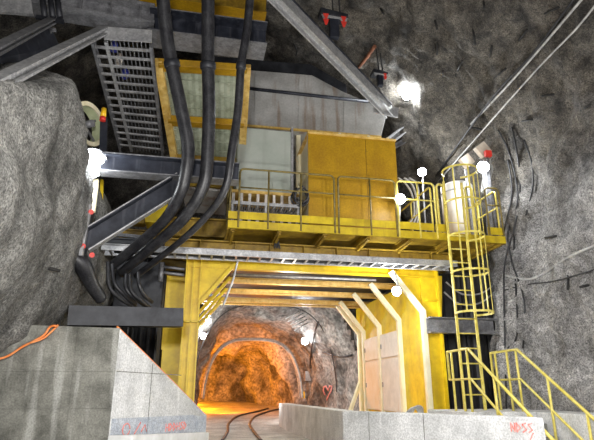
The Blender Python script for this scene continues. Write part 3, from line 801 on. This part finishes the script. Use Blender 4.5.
# rock-side black prop under the plate
b = MB(); b.tube([P(58, 250, Y=8.9), P(80, 262, Y=9.0), P(92, 285, Y=9.3), P(102, 300, Y=9.5)], [.12, .16, .12, .1], 8, 4)
tag(b.build('rubber_sleeve', 'rubber'), 'black rubber sleeve hanging below the left anchor box', 'sleeve')
beam('support_beam', 'black horizontal beam just above the left concrete wall', P(68, 316, Y=9.5), P(182, 318, Y=9.9), .25, .33, 'black_steel', kind='b')
beam('post_beam', 'narrow dark post beside the reel on the left wall', P(104, 118, Y=9.3), P(103, 158, Y=9.3), .12, .12, 'navy')
beam('post_beam', 'pale lit post below the left floodlight', P(96, 180, Y=9.5), P(92, 212, Y=9.5), .1, .1, 'cream')
beam('post_beam', 'thin yellow post behind the diagonal brace', P(102, 180, Y=10.3), P(101, 212, Y=10.3), .06, .06, 'yellow')
beam('cross_beam', 'grey beam behind the pipes left of the cable tray', P(95, 240, Y=10.7), P(165, 243, Y=10.7), .1, .12, 'black_steel')
beam('cross_beam', 'pale strip beam under the yellow box left of the pipes', P(98, 233, Y=11.3), P(152, 238, Y=11.3), .06, .07, 'galv_dark')
b = MB(); b.box(P(145, 222, Y=11.2), P(168, 204, Y=11.2) + V((0, .5, 0))); tag(b.build('yellow_box', 'yellow', None, .01), 'small bright yellow box section left behind the black pipes', 'box')
b = MB(); b.box(P(120, 222, Y=11.6), P(146, 207, Y=11.6) + V((0, .3, 0))); tag(b.build('yellow_guard', 'yellow_old', None, .01), 'dull yellow plate behind the diagonal brace, left of the bright yellow box', 'guard')
b = MB()
for px in (151, 158): b.cyl(P(px, 206, Y=11.4), P(px, 192, Y=11.4), .03, 8)
tag(b.build('valve_stems', 'yellow', part='stem'), 'two short yellow stems standing on the bright yellow box', 'stems')
beam('girder_beam', 'dull yellow girder left of the platform, behind the lower bend of the pipes', P(150, 226, Y=11.6), P(236, 230, Y=11.6), .2, .42, 'yellow_old', stiff=4, edge='yellow_old')
beam('girder_beam', 'thin brown girder just above the left end of the cable tray', P(120, 234, Y=12.0), P(232, 241, Y=12.0), .2, .22, 'yellow_old')
# dark machinery behind
b = MB(); b.box(P(112, 308, Y=11.8), P(165, 262, Y=11.8) + V((0, .6, 0))); tag(b.build('junction_cabinet', 'black_steel', None, .02), 'black cabinet in the shade behind the cable loops', 'cabinet')
b = MB(); a = P(160, 272, Y=10.9); c = P(184, 275, Y=10.9)
b.cyl(a, c, .03, 8); b.cyl(a + V((0, 0, .12)), c + V((0, 0, .12)), .03, 8); b.cyl(a + V((.02, 0, -.2)), a + V((.02, 0, .2)), .05, 8)
tag(b.build('bracket_pipe', 'galv_dark', part='pipe'), 'grey twin pipe bracket left of the portal leg top', 'pipe')

# cable reel
t_ = thing('cable_reel', 'pale green cable reel wheel on the left rock wall above the floodlight', 'reel', P(86, 125, Y=9.3))
c = P(84, 125, Y=9.3); ax = V((.85, -.5, 0)).normalized()
def ring(b, c, ax, R, w, th, n=36):
    u = ax.orthogonal().normalized(); v = ax.cross(u)
    pr = [(-w/2, R), (w/2, R), (w/2, R + th), (-w/2, R + th)]
    rings = [[b.bm.verts.new(c + ax * a + (u * math.cos(2*math.pi*k/n) + v * math.sin(2*math.pi*k/n)) * r) for a, r in pr] for k in range(n)]
    for k in range(n):
        A_, B__ = rings[k], rings[(k+1) % n]
        for j in range(4): b.bm.faces.new((A_[j], A_[(j+1) % 4], B__[(j+1) % 4], B__[j]))
b = MB(); ring(b, c, ax, .36, .24, .03); b.build('rim', 'reel_green', t_)
b = MB(); ring(b, c + ax * .13, ax, .34, .03, .08); b.build('flange', 'cream', t_)
b = MB()
u = ax.orthogonal().normalized(); v = ax.cross(u)
for k in range(5):
    d = u * math.cos(k * 1.257) + v * math.sin(k * 1.257); b.bar(c, c + d * .36, .04, .03, ax)
b.cyl(c - ax * .15, c + ax * .2, .07, 12); b.build('spoke', 'galv_dark', t_)
b = MB(); b.bar(c - ax*.14, H(74, 122) + V((-.2, 0, 0)), .08, .08); b.build('arm', 'black_steel', t_)
b = MB(); q = P(103, 117, Y=9.15); b.tube([q, q + V((0, 0, .18))], [.055, .045], 10)
t_ = thing('beacon', 'amber warning beacon on a red base beside the reel', 'beacon', q); b.build('dome', 'amber', t_)
b = MB(); b.cyl(q - V((0, 0, .08)), q, .055, 10); b.build('base', 'red_plastic', t_)

# ------------------------------------------------------------------ three black pipes
def pipe(label, pts, r, collar):
    pp = [P(x, y, Y=Y) for x, y, Y in pts]
    t = thing('black_pipe', label, 'pipe', pp[0], 'black pipes hanging from the roof')
    b = MB(); b.tube(pp, r, 18, 8); b.build('hose', 'rubber', t)
    q = P(*collar[:2], Y=collar[2]); i = min(range(len(pp)), key=lambda k: (pp[k] - q).length)
    d = (pp[min(i+1, len(pp)-1)] - pp[i-1]).normalized()
    r = .118 if isinstance(r, list) and r[0] > .1 else .078
    b = MB(); b.tube([q - d * .07, q - d * .05, q + d * .05, q + d * .07], [r * 1.05, r * 1.22, r * 1.22, r * 1.05], 18); b.build('collar', 'black_steel', t)
pipe('thick black pipe, leftmost of the three hanging from the roof', [(162, -14, 7.75), (166, 30, 8.05), (172, 66, 8.25), (181, 108, 8.45), (188, 145, 8.6), (186, 172, 8.7), (179, 196, 8.85), (160, 225, 9.3), (112, 266, 10.25)], [.118]*5 + [.112, .105, .098, .09], (172, 64, 8.25))
pipe('thick black pipe, middle one hanging from the roof', [(208, -14, 7.75), (208, 30, 8.05), (208, 66, 8.25), (209, 108, 8.45), (208, 145, 8.6), (204, 184, 8.75), (187, 214, 9.0), (164, 237, 9.4), (121, 273, 10.3)], [.118]*5 + [.112, .105, .098, .09], (208, 66, 8.25))
pipe('thinner black pipe, rightmost of the three hanging from the roof', [(251, -14, 7.9), (247, 30, 8.15), (241, 66, 8.3), (238, 110, 8.5), (232, 150, 8.6), (226, 186, 8.75), (211, 211, 9.0), (181, 241, 9.4), (136, 276, 10.3)], [.078]*5 + [.072, .066, .062, .06], (241, 66, 8.3))
for k, (pts, m) in enumerate((([(108, 262, 9.7), (109, 285, 9.6), (118, 297, 9.7), (132, 306, 10.1)], 'cable_black'), ([(112, 264, 9.8), (114, 282, 9.7), (124, 295, 9.8), (136, 305, 10.2)], 'rubber'), ([(126, 274, 9.9), (126, 288, 9.8), (134, 298, 9.9), (146, 306, 10.3)], 'rubber'), ([(130, 274, 9.9), (131, 290, 9.8), (140, 300, 9.9), (150, 308, 10.3)], 'cable_black'), ([(138, 272, 9.9), (139, 284, 9.8), (143, 294, 9.9), (152, 302, 10.3)], 'rubber'))):
    b = MB(); b.tube([P(x, y, Y=Y) for x, y, Y in pts], .035, 8, 6)
    tag(b.build('cable_loop', m), ['black cable loop furthest left below the pipe ends', 'dark grey cable loop just right of the leftmost black loop', 'dark grey cable loop in the middle below the pipe ends', 'black cable loop right of the middle below the pipes', 'dark grey cable loop furthest right below the pipe ends'][k], 'cable', 'cable loops below the pipes')

# ------------------------------------------------------------------ caged ladder
t_ = thing('caged_ladder', 'yellow caged ladder rising from the right plinth to the platform', 'ladder', (5.28, 9.72, ZP))
LX0, LX1, LY = P(459, 345, Y=9.72).x, P(478.5, 345, Y=9.72).x, 9.72
LZ = P(470, 172, Y=9.4).z
for x in (LX0, LX1):
    b = MB(); b.box((x - .022, LY - .02, ZP), (x + .022, LY + .02, RT)); b.build('rail', 'rail_yellow', t_)
z = ZP + .28
while z < RT - .9:
    b = MB(); b.cyl((LX0, LY, z), (LX1, LY, z), .014, 8); b.build('rung', 'rail_yellow', t_); z += .29
cxl = (LX0 + LX1) / 2 + .02; CR = .37; cyl_ = LY - .30
zc0 = P(472, 312, Y=9.3).z
hz_ = [zc0 + (LZ - zc0) * k / 5 for k in (0, 1.35, 2.6, 3.8, 5)]
for z in hz_:
    b = MB(); prf = []
    for k in range(25):
        a = math.radians(-225 + 270 * k / 24) if False else math.radians(-238 + 296 * k / 24)
        prf.append(V((cxl + CR * math.cos(a), cyl_ + CR * math.sin(a), z)))
    for p, q in zip(prf, prf[1:]): b.bar(p, q, .012, .04)
    b.bar(prf[0], V((LX0 if prf[0].x < cxl else LX1, LY, z)), .012, .05); b.bar(prf[-1], V((LX1 if prf[-1].x > cxl else LX0, LY, z)), .012, .05)
    b.build('hoop', 'rail_yellow', t_)
for a in (-190, -140, -90, -40, 10):
    a = math.radians(a); b = MB(); p = V((cxl + (CR - .012) * math.cos(a), cyl_ + (CR - .012) * math.sin(a), 0))
    b.bar(p + V((0, 0, zc0)), p + V((0, 0, LZ)), .03, .012, V((math.cos(a), math.sin(a), 0))); b.build('cage_strap', 'rail_yellow', t_)

# ------------------------------------------------------------------ stair + handrails
t_ = thing('concrete_steps', 'grey steps going down between the two yellow handrails at lower right', 'steps', (5.3, 8, -.2))
b = MB()
SY0 = 8.74
for k in range(7):
    z1 = ZP - .18 * (k + 1) ; y1 = SY0 - .27 * k
    if z1 < -.75: break
    b = MB(); b.box((4.74, y1 - .28, -.79), (5.97, y1, z1)); b.build('step', 'concrete', t_, .01)
    b = MB(); b.box((4.76, y1 - .285, z1), (5.95, y1 - .2, z1 + .01)); b.build('nosing', 'galv', t_)
def handrail(label, X, y0, y1, y2, m):
    t = thing('stair_handrail', label, 'handrail', (X, y1, ZP), 'yellow stair handrails')
    zt = ZP + 1.07; sl = .667
    f = lambda y, z: V((X, y, z))
    zend = zt - (y1 - y2) * sl; h2 = .52
    b = MB(); b.tube([f(y0, zt - h2), f(y0, zt), f(y1, zt), f(y2, zend)], .026, 10); b.build('top_rail', m, t)
    b = MB(); b.tube([f(y0, zt - h2), f(y1, zt - h2), f(y2, zend - h2)], .022, 10); b.build('mid_rail', m, t)
    for y in (y0 - .15, (y0 + y1)/2 - .1, y1 + .05):
        b = MB(); b.cyl(f(y, ZP), f(y, zt), .022, 10); b.build('post', m, t)
    y = y1 - .75
    while y > y2:
        k = max(0, math.ceil((SY0 - y) / .27)); zb_ = ZP - .18 * k
        b = MB(); b.cyl(f(y, zb_ if X > 5 or True else 0), f(y, zt - (y1 - y) * sl), .022, 10); b.build('post', m, t); y -= .8
handrail('yellow handrail on the near left side of the steps', 4.86, 9.65, 8.85, 6.4, 'rail_yellow')
handrail('yellow handrail on the far side of the steps against the rock wall', 5.84, 9.75, 8.85, 6.6, 'rail_yellow')

# beam and black sheets added to paint the shade behind ladder
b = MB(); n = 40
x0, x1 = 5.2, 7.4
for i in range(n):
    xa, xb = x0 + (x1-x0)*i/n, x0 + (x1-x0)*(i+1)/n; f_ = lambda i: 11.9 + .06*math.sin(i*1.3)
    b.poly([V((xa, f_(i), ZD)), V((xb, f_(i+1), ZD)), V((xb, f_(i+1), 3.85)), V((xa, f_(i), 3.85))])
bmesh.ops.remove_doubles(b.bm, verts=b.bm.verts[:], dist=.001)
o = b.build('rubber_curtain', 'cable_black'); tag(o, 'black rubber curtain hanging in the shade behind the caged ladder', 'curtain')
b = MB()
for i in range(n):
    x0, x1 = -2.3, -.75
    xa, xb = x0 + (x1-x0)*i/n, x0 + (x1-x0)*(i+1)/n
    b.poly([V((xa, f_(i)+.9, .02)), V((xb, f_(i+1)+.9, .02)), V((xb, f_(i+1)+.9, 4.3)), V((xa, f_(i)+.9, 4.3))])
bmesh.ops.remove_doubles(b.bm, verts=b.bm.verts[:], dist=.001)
tag(b.build('rubber_curtain', 'cable_black'), 'black rubber curtain in the dark gap left of the portal behind the cable loops', 'curtain')  # black sheet added where the gap is only unlit
beam('cross_beam', 'grey horizontal beam behind the caged ladder', V((5.0, 10.7, P(470, 326, Y=10.7).z)), V((6.6, 10.7, P(470, 326, Y=10.7).z)), .2, .34, 'galv_dark', kind='c')
beam('post_beam', 'grey upright post at the right end of the platform', P(490, 236, Y=10.4), P(487, 168, Y=10.4), .1, .1, 'galv_dark')
for k, (px, py, lab) in enumerate(((470, 290, 'thin grey cable sagging high behind the caged ladder'), (468, 300, 'thin grey cable sagging lower behind the caged ladder'))):
    b = MB(); b.tube([P(px - 24, py - 8, Y=11.2), P(px - 8, py + 4, Y=11.2), P(px + 12, py + 3, Y=11.2), P(px + 28, py - 9, Y=11.2)], .02, 6, 5); tag(b.build('cable', 'cable_grey'), lab, 'cable', 'cables behind the ladder')

# white drum and boxes on platform end
t_ = thing('white_tank', 'stained white upright tank behind the caged ladder on the platform', 'tank', P(460, 230, Y=11.3))
q = P(461, 232, Y=11.4); q.z = zm_; zt = P(461, 188, Y=11.4).z
b = MB(); b.tube([q, V((q.x, q.y, zt)), V((q.x, q.y, zt + .08)), V((q.x, q.y, zt + .12))], [.40, .40, .3, .1], 28); b.build('shell', 'panel_white', t_)
b = MB(); 
for z in (zm_ + .3, zt - .2): b.tube([V((q.x, q.y, z)), V((q.x, q.y, z + .04))], .412, 28)
b.build('band', 'galv', t_)
for k, (px, py, s, m, lab) in enumerate(((484, 149, .16, 'beige', 'tilted beige box high above the right end of the platform'), (468, 160, .14, 'beige', 'second tilted beige box, lower and left of the first'))):
    q = P(px, py, Y=10.6); t_ = thing('junction_box', lab, 'junction box', q, 'tilted beige boxes'); b = MB()
    r45 = math.radians(38); e1 = V((math.cos(r45), 0, math.sin(r45))); e2 = V((-math.sin(r45), 0, math.cos(r45)))
    b.prism([q + e1*s + e2*s, q - e1*s + e2*s, q - e1*s - e2*s, q + e1*s - e2*s], (0, .14, 0)); b.build('case', m, t_, .01)
    b = MB(); b.bar(q + V((0, .16, 0)), V((q.x, q.y + .16, zm_)), .05, .05); b.build('stand', 'galv_dark', t_)
q = P(489, 153, Y=10.4); t_ = thing('alarm_box', 'small red alarm box beside the upper beige box', 'alarm', q)
b = MB(); b.box(q - V((.08, 0, .08)), q + V((.08, .1, .08))); b.build('case', 'red_plastic', t_, .01)
b = MB(); b.bar(q + V((0, .1, 0)), V((q.x, q.y + .1, zm_)), .04, .04); b.build('stand', 'galv_dark', t_)
b = MB(); q = P(486, 170, Y=10.6)
for k in range(5): b.tube([q + V((-.2 + .06*k, .05*k, -.6)), q + V((-.1 + .05*k, 0, -.2)), q + V((.1 + .02*k, 0, .15)), q + V((.25 - .1*k, 0, .3))], .014, 6, 5)
tag(b.build('wire_tangle', 'cable_grey', part='wire'), 'tangle of pale wires below the red alarm box', 'wires')
for k, xo in enumerate((0, 6, 11)):
    b = MB(); b.tube([P(398 + xo, 178, Y=11.2), P(405 + xo, 183, Y=11.2), P(412 + xo*.6, 195, Y=11.2), P(414 + xo*.4, 215, Y=11.1), P(405 + xo, 228, Y=11.0)], .025, 8, 5)
    tag(b.build('hose', 'cable_grey'), ['grey curved hose nearest the ochre housing, right side', 'middle of the three grey curved hoses right of the ochre housing', 'grey curved hose furthest from the ochre housing, beside the lamp post'][k], 'hose', 'curved hoses beside the ochre housing')
beam('silver_brace', 'bright silver brace reaching from behind the housing to the rock', P(388, 142, Y=13.2), P(434, 106, Y=14.4), .25, .2, 'galv', kind='c')
beam('silver_brace', 'lower silver brace behind the housing toward the floodlights', P(392, 148, Y=13.6), P(425, 128, Y=14.2), .12, .15, 'galv_dark', kind='c')

# ------------------------------------------------------------------ floodlights
LIGHTS = []
def flood(label, p, d, r, m='lamp_white', post=None, power=0, col=(.93, .97, 1), soft=.12, arm=None):
    p = V(p); d = V(d).normalized()
    t = thing('floodlight', label, 'floodlight', p, 'floodlights')
    b = MB(); b.tube([p + d * .0, p + d * .03], [r, r * .9], 24); b.build('lens', m, t)
    b = MB(); b.tube([p - d * .22 * (r/.12), p - d * .1 * (r/.12), p - d * .002, p + d * .035], [r * .45, r * .8, r * 1.08, r * 1.1], 24); b.bm.faces.ensure_lookup_table()
    b.bm.faces.remove(b.bm.faces[-1]); b.build('housing', 'galv_dark', t)
    if arm:
        b = MB(); b.bar(p - d * .15 * (r/.12), V(arm), .035, .035); b.build('arm', 'galv', t)
    if power:
        l = bpy.data.lights.new('flood_lamp', 'POINT'); l.energy = power; l.color = col; l.shadow_soft_size = soft
        o = bpy.data.objects.new('flood_lamp', l); COL.objects.link(o); o.location = p + d * (r * .5 + .18)
TOW = lambda p: (EYE - p).normalized()
p = P(90, 163, Y=9.0); flood('large round floodlight glaring on the left below the reel', p, TOW(p) + V((.7, 0, -.6)), .27, 'lamp_big', power=35, arm=P(80, 148, Y=9.3))
p = P(407, 95, Y=12.4); flood('floodlight high under the rock roof beside the end of the silver beam', p, TOW(p), .14, power=130, arm=p + V((-.1, .3, .9)))
p = P(422, 172, Y=12.4); flood('floodlight on a white pole right of the ochre housing', p, TOW(p), .11, power=110, arm=V((p.x, p.y + .1, zm_)))
p = P(400, 199, Y=10.0); flood('floodlight at railing height by the right corner of the ochre housing', p, TOW(p), .11, power=22, arm=V((p.x, p.y + .2, zm_)))
p = P(483, 167, Y=10.2); flood('floodlight below the red alarm box at the right end of the platform', p, TOW(p) + V((0, 0, -.2)), .13, power=80, arm=V((p.x + .1, p.y + .2, zm_)))
p = P(397, 291, Y=10.75); flood('floodlight fixed at the upper right corner of the portal opening', p, TOW(p) + V((-.6, 0, -.2)), .10, power=110, arm=p + V((.05, .2, .45)))
p = P(305, 341, Y=19.5); flood('floodlight on the grey tunnel wall far behind the portal', p, TOW(p), .13, power=30, arm=p + V((.3, .35, .15)))
p = P(208, 321, Y=16.6); flood('upper small lamp behind the left portal knee brace', p, TOW(p) + V((.5, 0, 0)), .08, power=60, arm=p + V((-.25, .1, .3)))
p = P(203, 336, Y=17.6); flood('lower small lamp behind the left portal leg', p, TOW(p) + V((.5, 0, 0)), .10, power=60, arm=p + V((-.2, .1, .1)))

# ------------------------------------------------------------------ cables, bolts
def rcable(name, label, pts, r, m, off=.08, k=6, group=None, cat='cable'):
    b = MB(); b.tube([H(x, y, off) for x, y in pts], r, 7, k); return tag(b.build(name, m), label, cat, group)
rcable('slung_cable', 'upper pale cable of the three slanting down the rock to the platform', [(588, -8), (518, 74), (471, 124)], .026, 'cable_grey', .25, 3, 'slanting roof cables')
rcable('slung_cable', 'middle dark cable of the three slanting down the rock to the platform', [(579, -8), (530, 57), (492, 98), (436, 176)], .024, 'cable_black', .3, 3, 'slanting roof cables')
rcable('slung_cable', 'lower pale cable of the three slanting down the rock to the platform', [(602, -4), (577, 28), (540, 66), (490, 122), (438, 182)], .020, 'cable_grey', .3, 3, 'slanting roof cables')
rcable('slung_cable', 'grey cable sagging along the right rock wall', [(501, 274), (512, 277), (530, 279), (545, 273), (562, 261), (580, 252), (600, 243)], .026, 'cable_grey', .06, 4)
rcable('slung_cable', 'thin dark cable below the grey one on the right rock wall', [(505, 290), (530, 284), (555, 281), (600, 268)], .015, 'cable_black', .04, 4)
for k, pts in enumerate(([(498, 130), (508, 150), (516, 180), (517, 205), (508, 232), (512, 262), (524, 300), (523, 348)], [(512, 128), (518, 160), (520, 190), (515, 225), (505, 262), (504, 300), (507, 430)], [(520, 190), (514, 240), (516, 290), (517, 335), (508, 348)], [(524, 140), (531, 160), (533, 185), (526, 215)], [(508, 160), (512, 190), (508, 214), (502, 240)])):
    rcable('hanging_cable', ['black cable furthest right hanging down the rock beside the platform', 'black cable running all the way down behind the far handrail', 'black cable ending in a short bend left above the steps', 'short black cable high on the rock right of the others', 'short black cable closest to the platform end'][k], pts, .02, 'cable_black', .04, 5, 'black cables hanging on the right rock wall')  # black tubes added to draw the shadowed folds of the rock
# orange cable on the left
b = MB(); b.tube([P(-6, 360, Y=7.9)] + [P(x, y, Y=7.93) for x, y in ((8, 356), (22, 347), (34, 341), (44, 335), (50, 327), (56, 326))] + [P(58, 329, Y=8.2)], .016, 7, 5)
b.tube([P(30, 343, Y=7.9), P(42, 339, Y=7.92), P(50, 333, Y=7.94), P(58, 325, Y=8.0)], .014, 7, 5)
tag(b.build('orange_cable', 'orange_cable', part='strand'), 'orange cable draped over the top of the left concrete wall', 'cable')
b = MB(); b.tube([W(0, c0.z + .02, -.05), W(wl*.5, c0.z*.5 + c1.z*.5 + .03, -.05), W(wl, c1.z + .02, -.05)], .014, 6)
tag(b.build('thin_cord', 'orange_cable'), 'thin reddish cord along the sloping top of the wing wall', 'cord')
bolts = [(215,0,218,30),(50,65,58,100),(177,85,187,150),(58,190,58,145),(237,195,243,155),(120,258,143,205),(418,48,470,25),(333,140,362,100),(252,265,290,232),(460,318,412,325),(78,265,78,240),(345,410,380,405),(545,375,575,355)]
places = ['nearest the top edge', 'high up, the leftmost', 'long one high up in the middle', 'left, second from the top', 'short one in the middle', 'slanting one above the cables on the left', 'slanting one at upper right', 'slanting one above the dark cable', 'slanting one left of the dark cable', 'flat one below the pale cable', 'small one near the high floodlight', 'flat one near the beige boxes', 'lowest one at the right edge']
bl = [(420 + a/3.385, b_/3.385, 420 + c_/3.385, d_/3.385) for a, b_, c_, d_ in bolts]
bl += [(468, 127, 484, 130), (545, 238, 556, 236), (568, 275, 568, 289), (590, 285, 580, 287), (292, 40, 297, 50), (380, 8, 384, 14), (48, 268, 60, 271), (298, 47, 296, 56)]
places += ['beside the cable bracket', 'on the right wall above the sagging cable', 'pointing down below the sagging cable', 'at the right edge below the sagging cable', 'left of the silver beam', 'in the roof near the upper bracket', 'on the left wall below the anchor box', 'second one left of the silver beam']
for (xa, ya, xb, yb), pl in zip(bl, places):
    p = H(xa, ya, -.04); dq = H(xa, ya)
    dist = (dq - EYE).length
    q = H(xb, yb, .2)
    d = (q - p)
    b = MB(); b.cyl(p, q, .024, 8); tag(b.build('rock_bolt', 'rebar'), 'dark rock bolt stub, ' + pl, 'rock bolt', 'rock bolt stubs')

# ------------------------------------------------------------------ tunnel fittings
b = MB()
def fl(px, py, Y): 
    q = P(px, py, Y=Y); return V((q.x, Y, floor_z(Y) + .03))
for k, (pts, lab) in enumerate(((((222, 430, 12), (228, 420, 15), (229, 0, 17.5), (238, 0, 20), (258, 0, 22), (268, 0, 23.5)), 'left curved rail on the tunnel floor'), (((262, 430, 12), (254, 0, 15), (250, 0, 17.5), (256, 0, 20), (270, 0, 22), (281, 0, 23.2)), 'right curved rail on the tunnel floor'))):
    b = MB(); b.tube([fl(x, 420, Y) for x, y, Y in pts], .035, 6, 6); tag(b.build('rail_track', 'black_steel'), lab, 'rail', 'curved rails')
# orange arch pipes
def arch(label, y, r, sc, m='cable_grey', y2=None):
    cx, hw, h = tun(y); b = MB(); pts = []
    for k in range(21):
        a = math.pi * (.06 + .88 * k / 20)
        yy = y + (y2 - y) * k / 20 if y2 else y
        pts.append(V((cx - hw * sc * (abs(math.cos(a)) ** .62) * (1 if math.cos(a) > 0 else -1), yy, h * sc * math.sin(a) ** .75 - .1)))
    b.tube(pts, r, 8, 3); tag(b.build('arch_pipe', m), label, 'pipe', 'pipes arching round the tunnel')
arch('bright pipe arching round the far orange chamber', 21.6, .06, .86)
arch('second pipe arching inside the orange chamber, slanting', 20.6, .04, .84, y2=22.0)
arch('thin cable arching round the grey tunnel just behind the portal', 17.2, .02, .9, 'cable_black', y2=18.4)
for k in range(5):   # ventilation spiling bars on the crown
    p = P(296 + 2*k, 316 + 3*k, Y=17.2 + .3 * k); 
    b = MB(); b.cyl(p + V((-.35, 0, -.10)), p + V((.25, .3, .25)), .02, 6)
    tag(b.build('roof_bar', 'galv'), 'grey steel bar, number %s from the front in the row along the tunnel crown' % ['one', 'two', 'three', 'four', 'five'][k], 'bar', 'steel bars along the tunnel crown')
b = MB(); p = H(308, 376, .05); b.box(p - V((.13, 0, .2)), p + V((.13, .15, .2))); tag(b.build('electrical_box', 'galv', None, .01), 'grey electrical box where the orange and grey rock meet', 'electrical box')
b = MB(); p = H(303, 395, .05); b.box(p - V((.08, 0, .13)), p + V((.08, .12, .13))); tag(b.build('electrical_box', 'amber', None, .01), 'small yellow box below the grey one on the tunnel wall', 'box')
rcable('slung_cable', 'black cable hanging down the tunnel wall above the grey box', [(318, 322), (314, 335), (311, 352), (310, 368)], .035, 'cable_black', .1, 4)
rcable('slung_cable', 'black cable crossing the grey tunnel wall beside the cabinet', [(308, 350), (325, 353), (340, 357), (352, 355)], .03, 'cable_black', .08, 4)
b = MB(); b.tube([H(325 + x, 392 - y, .05) for x, y in ((0, -3), (-1.5, 1), (-1, 5), (1, 6), (3, 2), (5, 6), (7, 6), (6, 1), (3, -5), (2, -8))], .03, 6)
tag(b.build('spray_mark', 'red_paint'), 'faded red spray-painted mark on the grey tunnel wall', 'graffiti')
# hose bundle at column foot
b = MB(); 
for k in range(4): b.tube([V((P(402,400,Y=10.9).x + .05*k, 10.9, ZD + .03)), V((P(402,400,Y=10.9).x + .08 + .05*k, 10.75, ZD + .22 + .02*k)), V((P(402,400,Y=10.9).x + .25 + .05*k, 10.8, ZD + .25)), V((P(402,400,Y=10.9).x + .42, 10.9, ZD + .03))], .02, 6, 5)
tag(b.build('hose_bundle', 'cable_grey', part='hose'), 'small grey hose bundle at the foot of the right portal column', 'hoses')
# flexible conduit hanging at left knee
b = MB(); b.tube([P(x, y, Y=Y) for x, y, Y in ((239, 255, 10.75), (236, 268, 10.8), (233, 280, 10.82), (228, 293, 10.85), (223, 306, 10.9))], .022, 8, 4)
tag(b.build('flexible_conduit', 'galv'), 'silver flexible conduit dropping along the left knee brace', 'conduit')
b = MB(); q = P(277, 226, Y=10.6)
for k in range(4): b.tube([q + V((.03*k, 0, 0)), q + V((.06 - .03*k, 0, -.15)), q + V((-.03 + .02*k, 0, -.35)), q + V((.04*k - .05, 0, -.5))], .016, 6, 5)
tag(b.build('hanging_wires', 'cable_black', part='wire'), 'black wires hanging from the platform edge to the cable tray', 'wires')

# ------------------------------------------------------------------ unseen fill lights added, and the orange lamps of the chamber
def lamp(name, kind, loc, power, col=(1, .98, .95), size=.3, target=None, spot=None):
    l = bpy.data.lights.new(name, kind); l.energy = power; l.color = col
    if kind == 'AREA': l.size = size
    else: l.shadow_soft_size = size
    if spot: l.spot_size = math.radians(spot); l.spot_blend = .6
    o = bpy.data.objects.new(name, l); COL.objects.link(o); o.location = loc
    if target is not None: o.rotation_euler = (V(target) - V(loc)).to_track_quat('-Z', 'Y').to_euler()
    return o
lamp('flood_behind', 'AREA', (-.6, .2, 2.9), 300, size=.6, target=(2.5, 10, 2.5))  # unseen fill added behind the camera
lamp('flood_behind', 'AREA', (3.6, -.5, 2.0), 230, size=.6, target=(4.0, 9, 1.6))  # another unseen fill, added for the lower right
lamp('flood_behind', 'AREA', (1.5, 2.0, .5), 60, size=.8, target=(2.0, 10, 7))  # unseen up-light added for the steel undersides
lamp('flood_side', 'POINT', (3.7, 5.6, 2.9), 190, (1, .98, 1), size=.08)  # unseen grazing light added for the right wall and stair shadow
lamp('flood_side', 'POINT', (-.9, 4.6, 2.9), 18, (1, .99, .97), size=.08)  # unseen fill added for the left rock
lamp('tunnel_lamp', 'POINT', (2.3, 13.0, 3.0), 60, (1, .93, .8), size=.15)  # unseen fill added under the portal roof
lamp('orange_lamp', 'POINT', (-.4, 26.2, 1.0), 420, (1, .30, .01), size=.15)
lamp('tunnel_lamp', 'SPOT', (.9, 16.6, 1.9), 420, (1, .98, .95), size=.1, target=(4.7, 18.5, 1.9), spot=100)  # unseen spot added to brighten the grey tunnel wall
lamp('orange_lamp', 'POINT', (2.7, 21.5, 2.0), 80, (1, .27, .006), size=.1)
lamp('orange_lamp', 'SPOT', (1.2, 20.8, .8), 520, (1, .27, .006), size=.15, target=(1.9, 25, 1.6), spot=130)
lamp('orange_lamp', 'POINT', (.6, 23.6, .8), 220, (1, .27, .006), size=.15)

w = bpy.data.worlds.new('world'); S.world = w; w.use_nodes = True
w.node_tree.nodes['Background'].inputs['Color'].default_value = (.82, .80, 1, 1)
w.node_tree.nodes['Background'].inputs['Strength'].default_value = .08
S.view_settings.view_transform = 'Standard'; S.view_settings.look = 'None'; S.view_settings.gamma = 1
S.view_settings.exposure = 0.45; S.view_settings.use_curve_mapping = False
